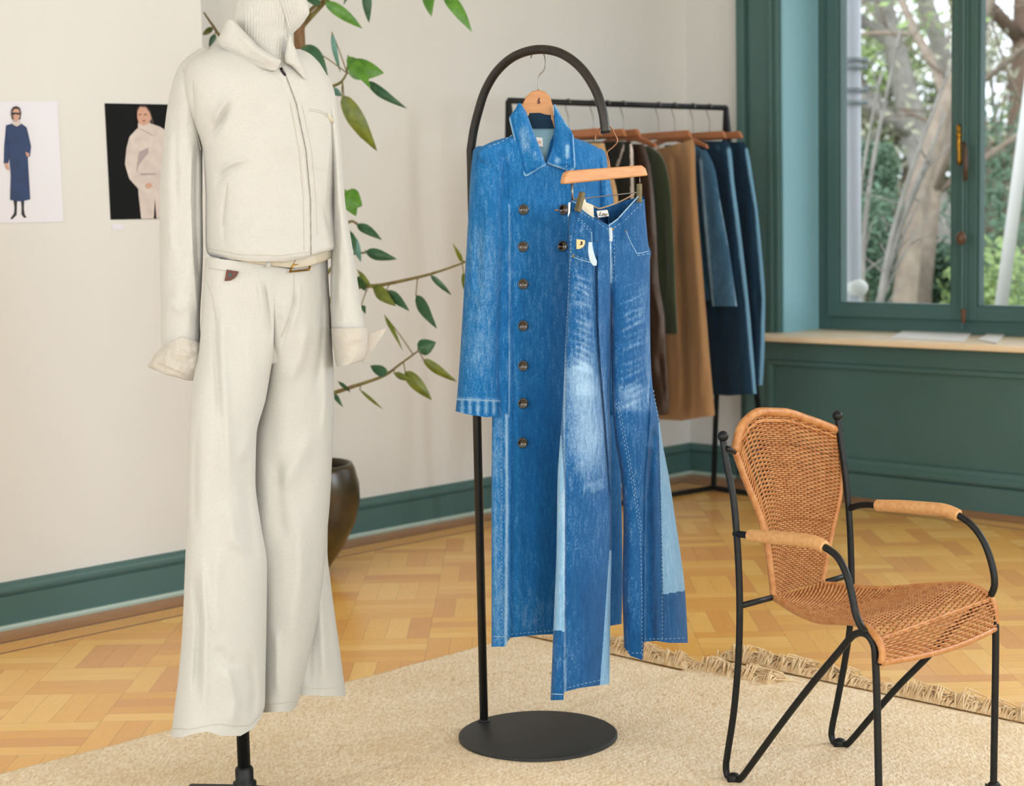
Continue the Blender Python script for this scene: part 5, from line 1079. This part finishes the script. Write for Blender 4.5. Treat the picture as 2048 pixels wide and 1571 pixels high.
def rim(name, curves, r=.0085):
    mb = MB()
    for c in curves:
        q = cr_pts(c, 4); n_ = len(q); mb.tube(q, [r * (1 + .07 * abs(math.sin(i * 1.7))) for i in range(n_)], 10, 0)
    mb.build(name, M['cane'], chair)
g = lambda fn, L: [fn(u, v) for u, v in L]
rim('side_rim', [g(back_surf, [(0, i / 14) for i in range(15)]) + g(seat_surf, [(0, i / 16) for i in range(1, 17)]) + g(apron_surf, [(0, .5), (0, 1)])], .0075)
rim('side_rim', [g(back_surf, [(1, i / 14) for i in range(15)]) + g(seat_surf, [(1, i / 16) for i in range(1, 17)]) + g(apron_surf, [(1, .5), (1, 1)])], .0065)
rim('top_rim', [g(back_surf, [(i / 24, 0) for i in range(25)])], .0100)
rim('inner_braid', [g(back_surf, [(.045 + i / 26, .045 + .006 * (i % 2)) for i in range(25)])], .0036)
rim('front_braid', [g(seat_surf, [((i + .5) / 25, .995 + .004 * (i % 2)) for i in range(25)])], .0034)
rim('front_rim', [g(apron_surf, [(i / 14, 1) for i in range(15)])], .0065)
mb = MB(); mb.tube([LP(1751, 1322), aL], rod * .8, 10); mb.tube([RP(1990, 1250), aR], rod * .8, 10); mb.build('seat_stub', M['black'], chair)
for a_, b_, u in ((LP(1455, 896), (1470, 902), 0), (RP(1682, 858), (1680, 862), 1)):
    mb = MB(); mb.tube([a_, back_surf(u, .01)], rod * .75, 10); mb.build('back_stub', M['black'], chair)

# ================================================================== CLOTHES RACK WITH GARMENTS
ra, rbp = Vector(P(1017, 205, 7.06)), Vector(P(1452, 218, 7.86)); zr = 1.765; ra.z = rbp.z = zr
rdir = (rbp - ra).normalized(); rh = Vector((rdir.y, -rdir.x, 0))
rack = thing('clothes_rack', 'black metal clothes rack standing behind the denim coat', 'clothes rack', ((ra.x + rbp.x) / 2, (ra.y + rbp.y) / 2, 0))
mb = MB(); mb.tube([ra, rbp], .0125, 12); mb.build('rail', M['black'], rack)
for e_ in (ra, rbp):
    for s_, L in ((1, .24), (-1, .10)):
        ft = e_ + rh * s_ * L; ft.z = .012; mb = MB(); mb.tube([e_, ft], .0125, 4); mb.build('leg', M['black'], rack, False)
    mb = MB(); mb.tube([Vector((*(e_ + rh * .24).xy, .0145)), Vector((*(e_ - rh * .10).xy, .0145))], .0125, 4); mb.build('foot_bar', M['black'], rack, False)
mb = MB(); mb.tube([Vector((*(ra - rh * .10).xy, .0145)), Vector((*(rbp - rh * .10).xy, .0145))], .0125, 4); mb.build('floor_bar', M['black'], rack, False)
def on_rail(px):                  # rail point seen at a column
    r0, r1 = Vector(ra), Vector(rbp)
    t = min(((abs((CX + F * ((r0.lerp(r1, k / 400)).x / (r0.lerp(r1, k / 400)).y)) - px), k / 400) for k in range(401)))[1]
    return r0.lerp(r1, t)
def garment(kind, label, cat, hx, rows, mats, th, strokes=(), fades=(), bar=(0, 0), clips=(), hlabel=None, seed=0, extra=None, **kw):
    R0 = on_rail(hx); pl = (R0.x, R0.y); dd = (rh.x, rh.y)
    def GY(px, py): return pl_depth(px, py, pl, dd)
    yb = rows[-1][0]; xm = (rows[-1][1] + rows[-1][2]) / 2
    t = thing(kind, label, cat, tuple(P(xm, yb, float(GY(xm, yb)))), 'clothes on the black rack')
    cloth('body', rows, GY, th, t, mats, strokes, fades, nf=80, nb=24, dy=5, p=.5, noise=(.006, 20, 90), seed=seed, **kw)
    if extra: extra(t, GY)
    h_ = thing('clothes_hanger', hlabel, 'hanger', tuple(R0 - Vector((0, 0, .12))), 'wooden hangers on the black rack')
    mb = MB(); top = Vector((R0.x, R0.y, zr + .0155)); n3 = rdir
    mb.tube(cr_pts([top + rh * .016 + Vector((0, 0, -.018)), top + rh * .013 + Vector((0, 0, -.004)), top, top - rh * .014 + Vector((0, 0, -.006)), top - rh * .017 + Vector((0, 0, -.03)), top + Vector((0, 0, -.075)), top + Vector((0, 0, -.125))], 4), .0020, 6); mb.build('hook', M['steel'], h_)
    c = Vector((R0.x, R0.y, zr - .125)); mb = MB(); HW = .205
    if bar[0] == 0:
        pr = [(-HW, -.022), (-HW + .02, .010), (HW - .02, .010), (HW, -.022)]
    else: pr = [(-HW, -.07), (-HW + .01, -.05), (-.06, .0), (0, .012), (.06, .0), (HW - .01, -.05), (HW, -.07), (.06, -.03), (-.06, -.03)]
    mb.prism([c + rh * a + Vector((0, 0, z)) - n3 * .008 for a, z in pr], n3 * .016); mb.build('wooden_bar', M['woodred'], h_, False, .004)
    if bar[0] == 0:
        mb = MB(); mb.tube([c + rh * -.19 + Vector((0, 0, -.075)), c + rh * .19 + Vector((0, 0, -.075))], .0018, 6); mb.tube([c + Vector((0, 0, -.02)), c + Vector((0, 0, -.075))], .0018, 6); mb.build('clip_rail', M['steel'], h_)
        for s_ in (-.16, .16): mb = MB(); mb.box(c + rh * (s_ - .011) + Vector((0, 0, -.118)) - n3 * .012, rh * .022, n3 * .024, (0, 0, .052)); mb.build('clip', M['black'], h_, False, .003)
    return t
G_ = garment
G_('tan_trousers', 'tan garment whose edge shows beside shoulder of the denim coat', 'trousers', 1146, [(286, 1080, 1208), (310, 1085, 1214), (400, 1085, 1236), (520, 1080, 1240), (800, 1075, 1240)], M['tan'], .03, hlabel='wooden hanger of the tan garment behind the coat collar', seed=1)
G_('black_trousers', 'black trousers with pale side stripes hanging behind the jeans hanger', 'trousers', 1196, [(283, 1140, 1262), (300, 1145, 1266), (400, 1140, 1272), (520, 1135, 1280), (820, 1130, 1296)], [M['blackcl'], M['photocream']], .035, [('r', [(1240, 300), (1225, 500)], 7, .008)],
   regions=[([(1260, 290), (1266, 290), (1268, 420), (1262, 420)], 1), ([(1247, 290), (1250, 291), (1236, 335), (1232, 333)], 1)], hlabel='wooden hanger of the black trousers behind the arch end', seed=2)
G_('leather_trousers', 'dark brown leather trousers hanging behind the faded jeans', 'trousers', 1224, [(288, 1170, 1288), (330, 1168, 1300), (440, 1165, 1312), (560, 1160, 1318), (640, 1160, 1330), (700, 1160, 1332), (770, 1158, 1336), (822, 1158, 1338), (830, 1165, 1334)], M['leather'], .04,
   [('r', [(1305, 560), (1322, 640), (1318, 700)], 8, .012), ('r', [(1318, 700), (1328, 800)], 7, -.008), ('r', [(1300, 330), (1306, 500)], 7, .008)], hlabel='wooden hanger of the brown leather trousers', seed=3)
def gsleeve(mat, rows, th, nm='sleeve', **kw):
    def f(t, GY): cloth(nm, rows, lambda x, y: GY(x, y) - .075 + 0 * y, th, t, mat, nf=50, nb=16, dy=5, p=.5, noise=(.004, 14, 60), **kw)
    return f
G_('velvet_jacket', 'dark green velvet jacket hanging between leather trousers and camel skirt', 'jacket', 1256, [(292, 1225, 1300), (305, 1215, 1318), (325, 1205, 1330), (360, 1200, 1338), (450, 1200, 1346), (600, 1200, 1352), (668, 1200, 1356)], M['dgreen'], .05, [('r', [(1322, 340), (1334, 600)], 8, -.010), ('r', [(1336, 400), (1344, 640)], 6, .008)], bar=(1, 0), hlabel='wooden hanger of the dark green velvet jacket', seed=4)
def camel(t, GY):
    mb = MB(); mb.prism([P(x, y, float(GY(x, y)) - .035) for x, y in ((1322, 300), (1340, 300), (1341, 308), (1324, 309))], (0, .002, 0)); mb.build('waist_label', M['white'], t, False)
G_('camel_skirt', 'long camel brown skirt hanging in the middle of the rack', 'skirt', 1325, [(284, 1290, 1386), (300, 1286, 1390), (360, 1284, 1392), (450, 1284, 1398), (520, 1284, 1404), (620, 1286, 1412), (720, 1290, 1420), (825, 1296, 1430)], M['jbrown'], .05,
   [('r', [(1350, 320), (1362, 560), (1368, 820)], 9, -.014, 0), ('r', [(1378, 300), (1395, 560), (1410, 820)], 13, .012, 0), ('r', [(1330, 400), (1336, 820)], 9, .010)], top=[(-1, 20), (0, 8), (1, -6)], bot=[(-1, 12), (0, 16), (1, 5)], hlabel='wooden hanger of the long camel skirt', seed=5, extra=camel)
G_('denim_jacket', 'washed blue denim jacket hanging between camel skirt and dark jeans', 'jacket', 1357, [(290, 1330, 1392), (305, 1325, 1410), (330, 1320, 1425), (400, 1320, 1432), (500, 1320, 1440), (600, 1320, 1446)], M['denimgrey'], .045, bar=(1, 0), hlabel='wooden hanger of the washed denim jacket', seed=6,
   extra=gsleeve(M['denimgrey'], [(300, 1395, 1412), (318, 1396, 1422), (340, 1398, 1430), (400, 1402, 1440), (500, 1412, 1458), (612, 1425, 1474)], [(300, .01), (340, .03), (612, .03)], strokes=[('r', [(1412, 340), (1436, 600)], 7, -.008)], fades=[('r', [(1466, 500), (1474, 612)], 3, .5, 0), ('r', [(1440, 400), (1460, 500)], 3, .35, 0), ('r', [(1401, 320), (1426, 612)], 3, .5, 0)]))
G_('dark_jeans', 'dark blue jeans hanging between the denim jacket and last pair', 'jeans', 1393, [(282, 1362, 1455), (296, 1360, 1462), (360, 1364, 1468), (450, 1372, 1480), (600, 1386, 1497), (700, 1396, 1506), (785, 1402, 1513)], M['denimdk'], .045,
   [('r', [(1420, 400), (1445, 780)], 9, -.010, 0), ('r', [(1450, 330), (1490, 780)], 12, .010, 0)], [('r', [(1458, 300), (1476, 450), (1494, 600), (1511, 785)], 4, 1.0, 0), ('r', [(1440, 290), (1430, 300)], 6, .2)], bot=[(-1, 2), (0, 6), (1, 2)], hlabel='wooden hanger of the dark blue jeans', seed=7)
G_('dark_jeans', 'last pair of dark blue jeans on the rack, nearest the window', 'jeans', 1426, [(284, 1396, 1490), (300, 1394, 1496), (360, 1400, 1506), (420, 1410, 1515), (500, 1425, 1523), (600, 1440, 1530), (700, 1452, 1529), (770, 1460, 1525)], M['denimdk'], .045,
   [('r', [(1470, 300), (1495, 770)], 9, -.010, 0), ('r', [(1495, 330), (1512, 770)], 9, .008, 0)], [('r', [(1494, 300), (1514, 420), (1528, 600), (1523, 770)], 4, 1.0, 0)], hlabel='wooden hanger of the last dark jeans, nearest the window', seed=8)
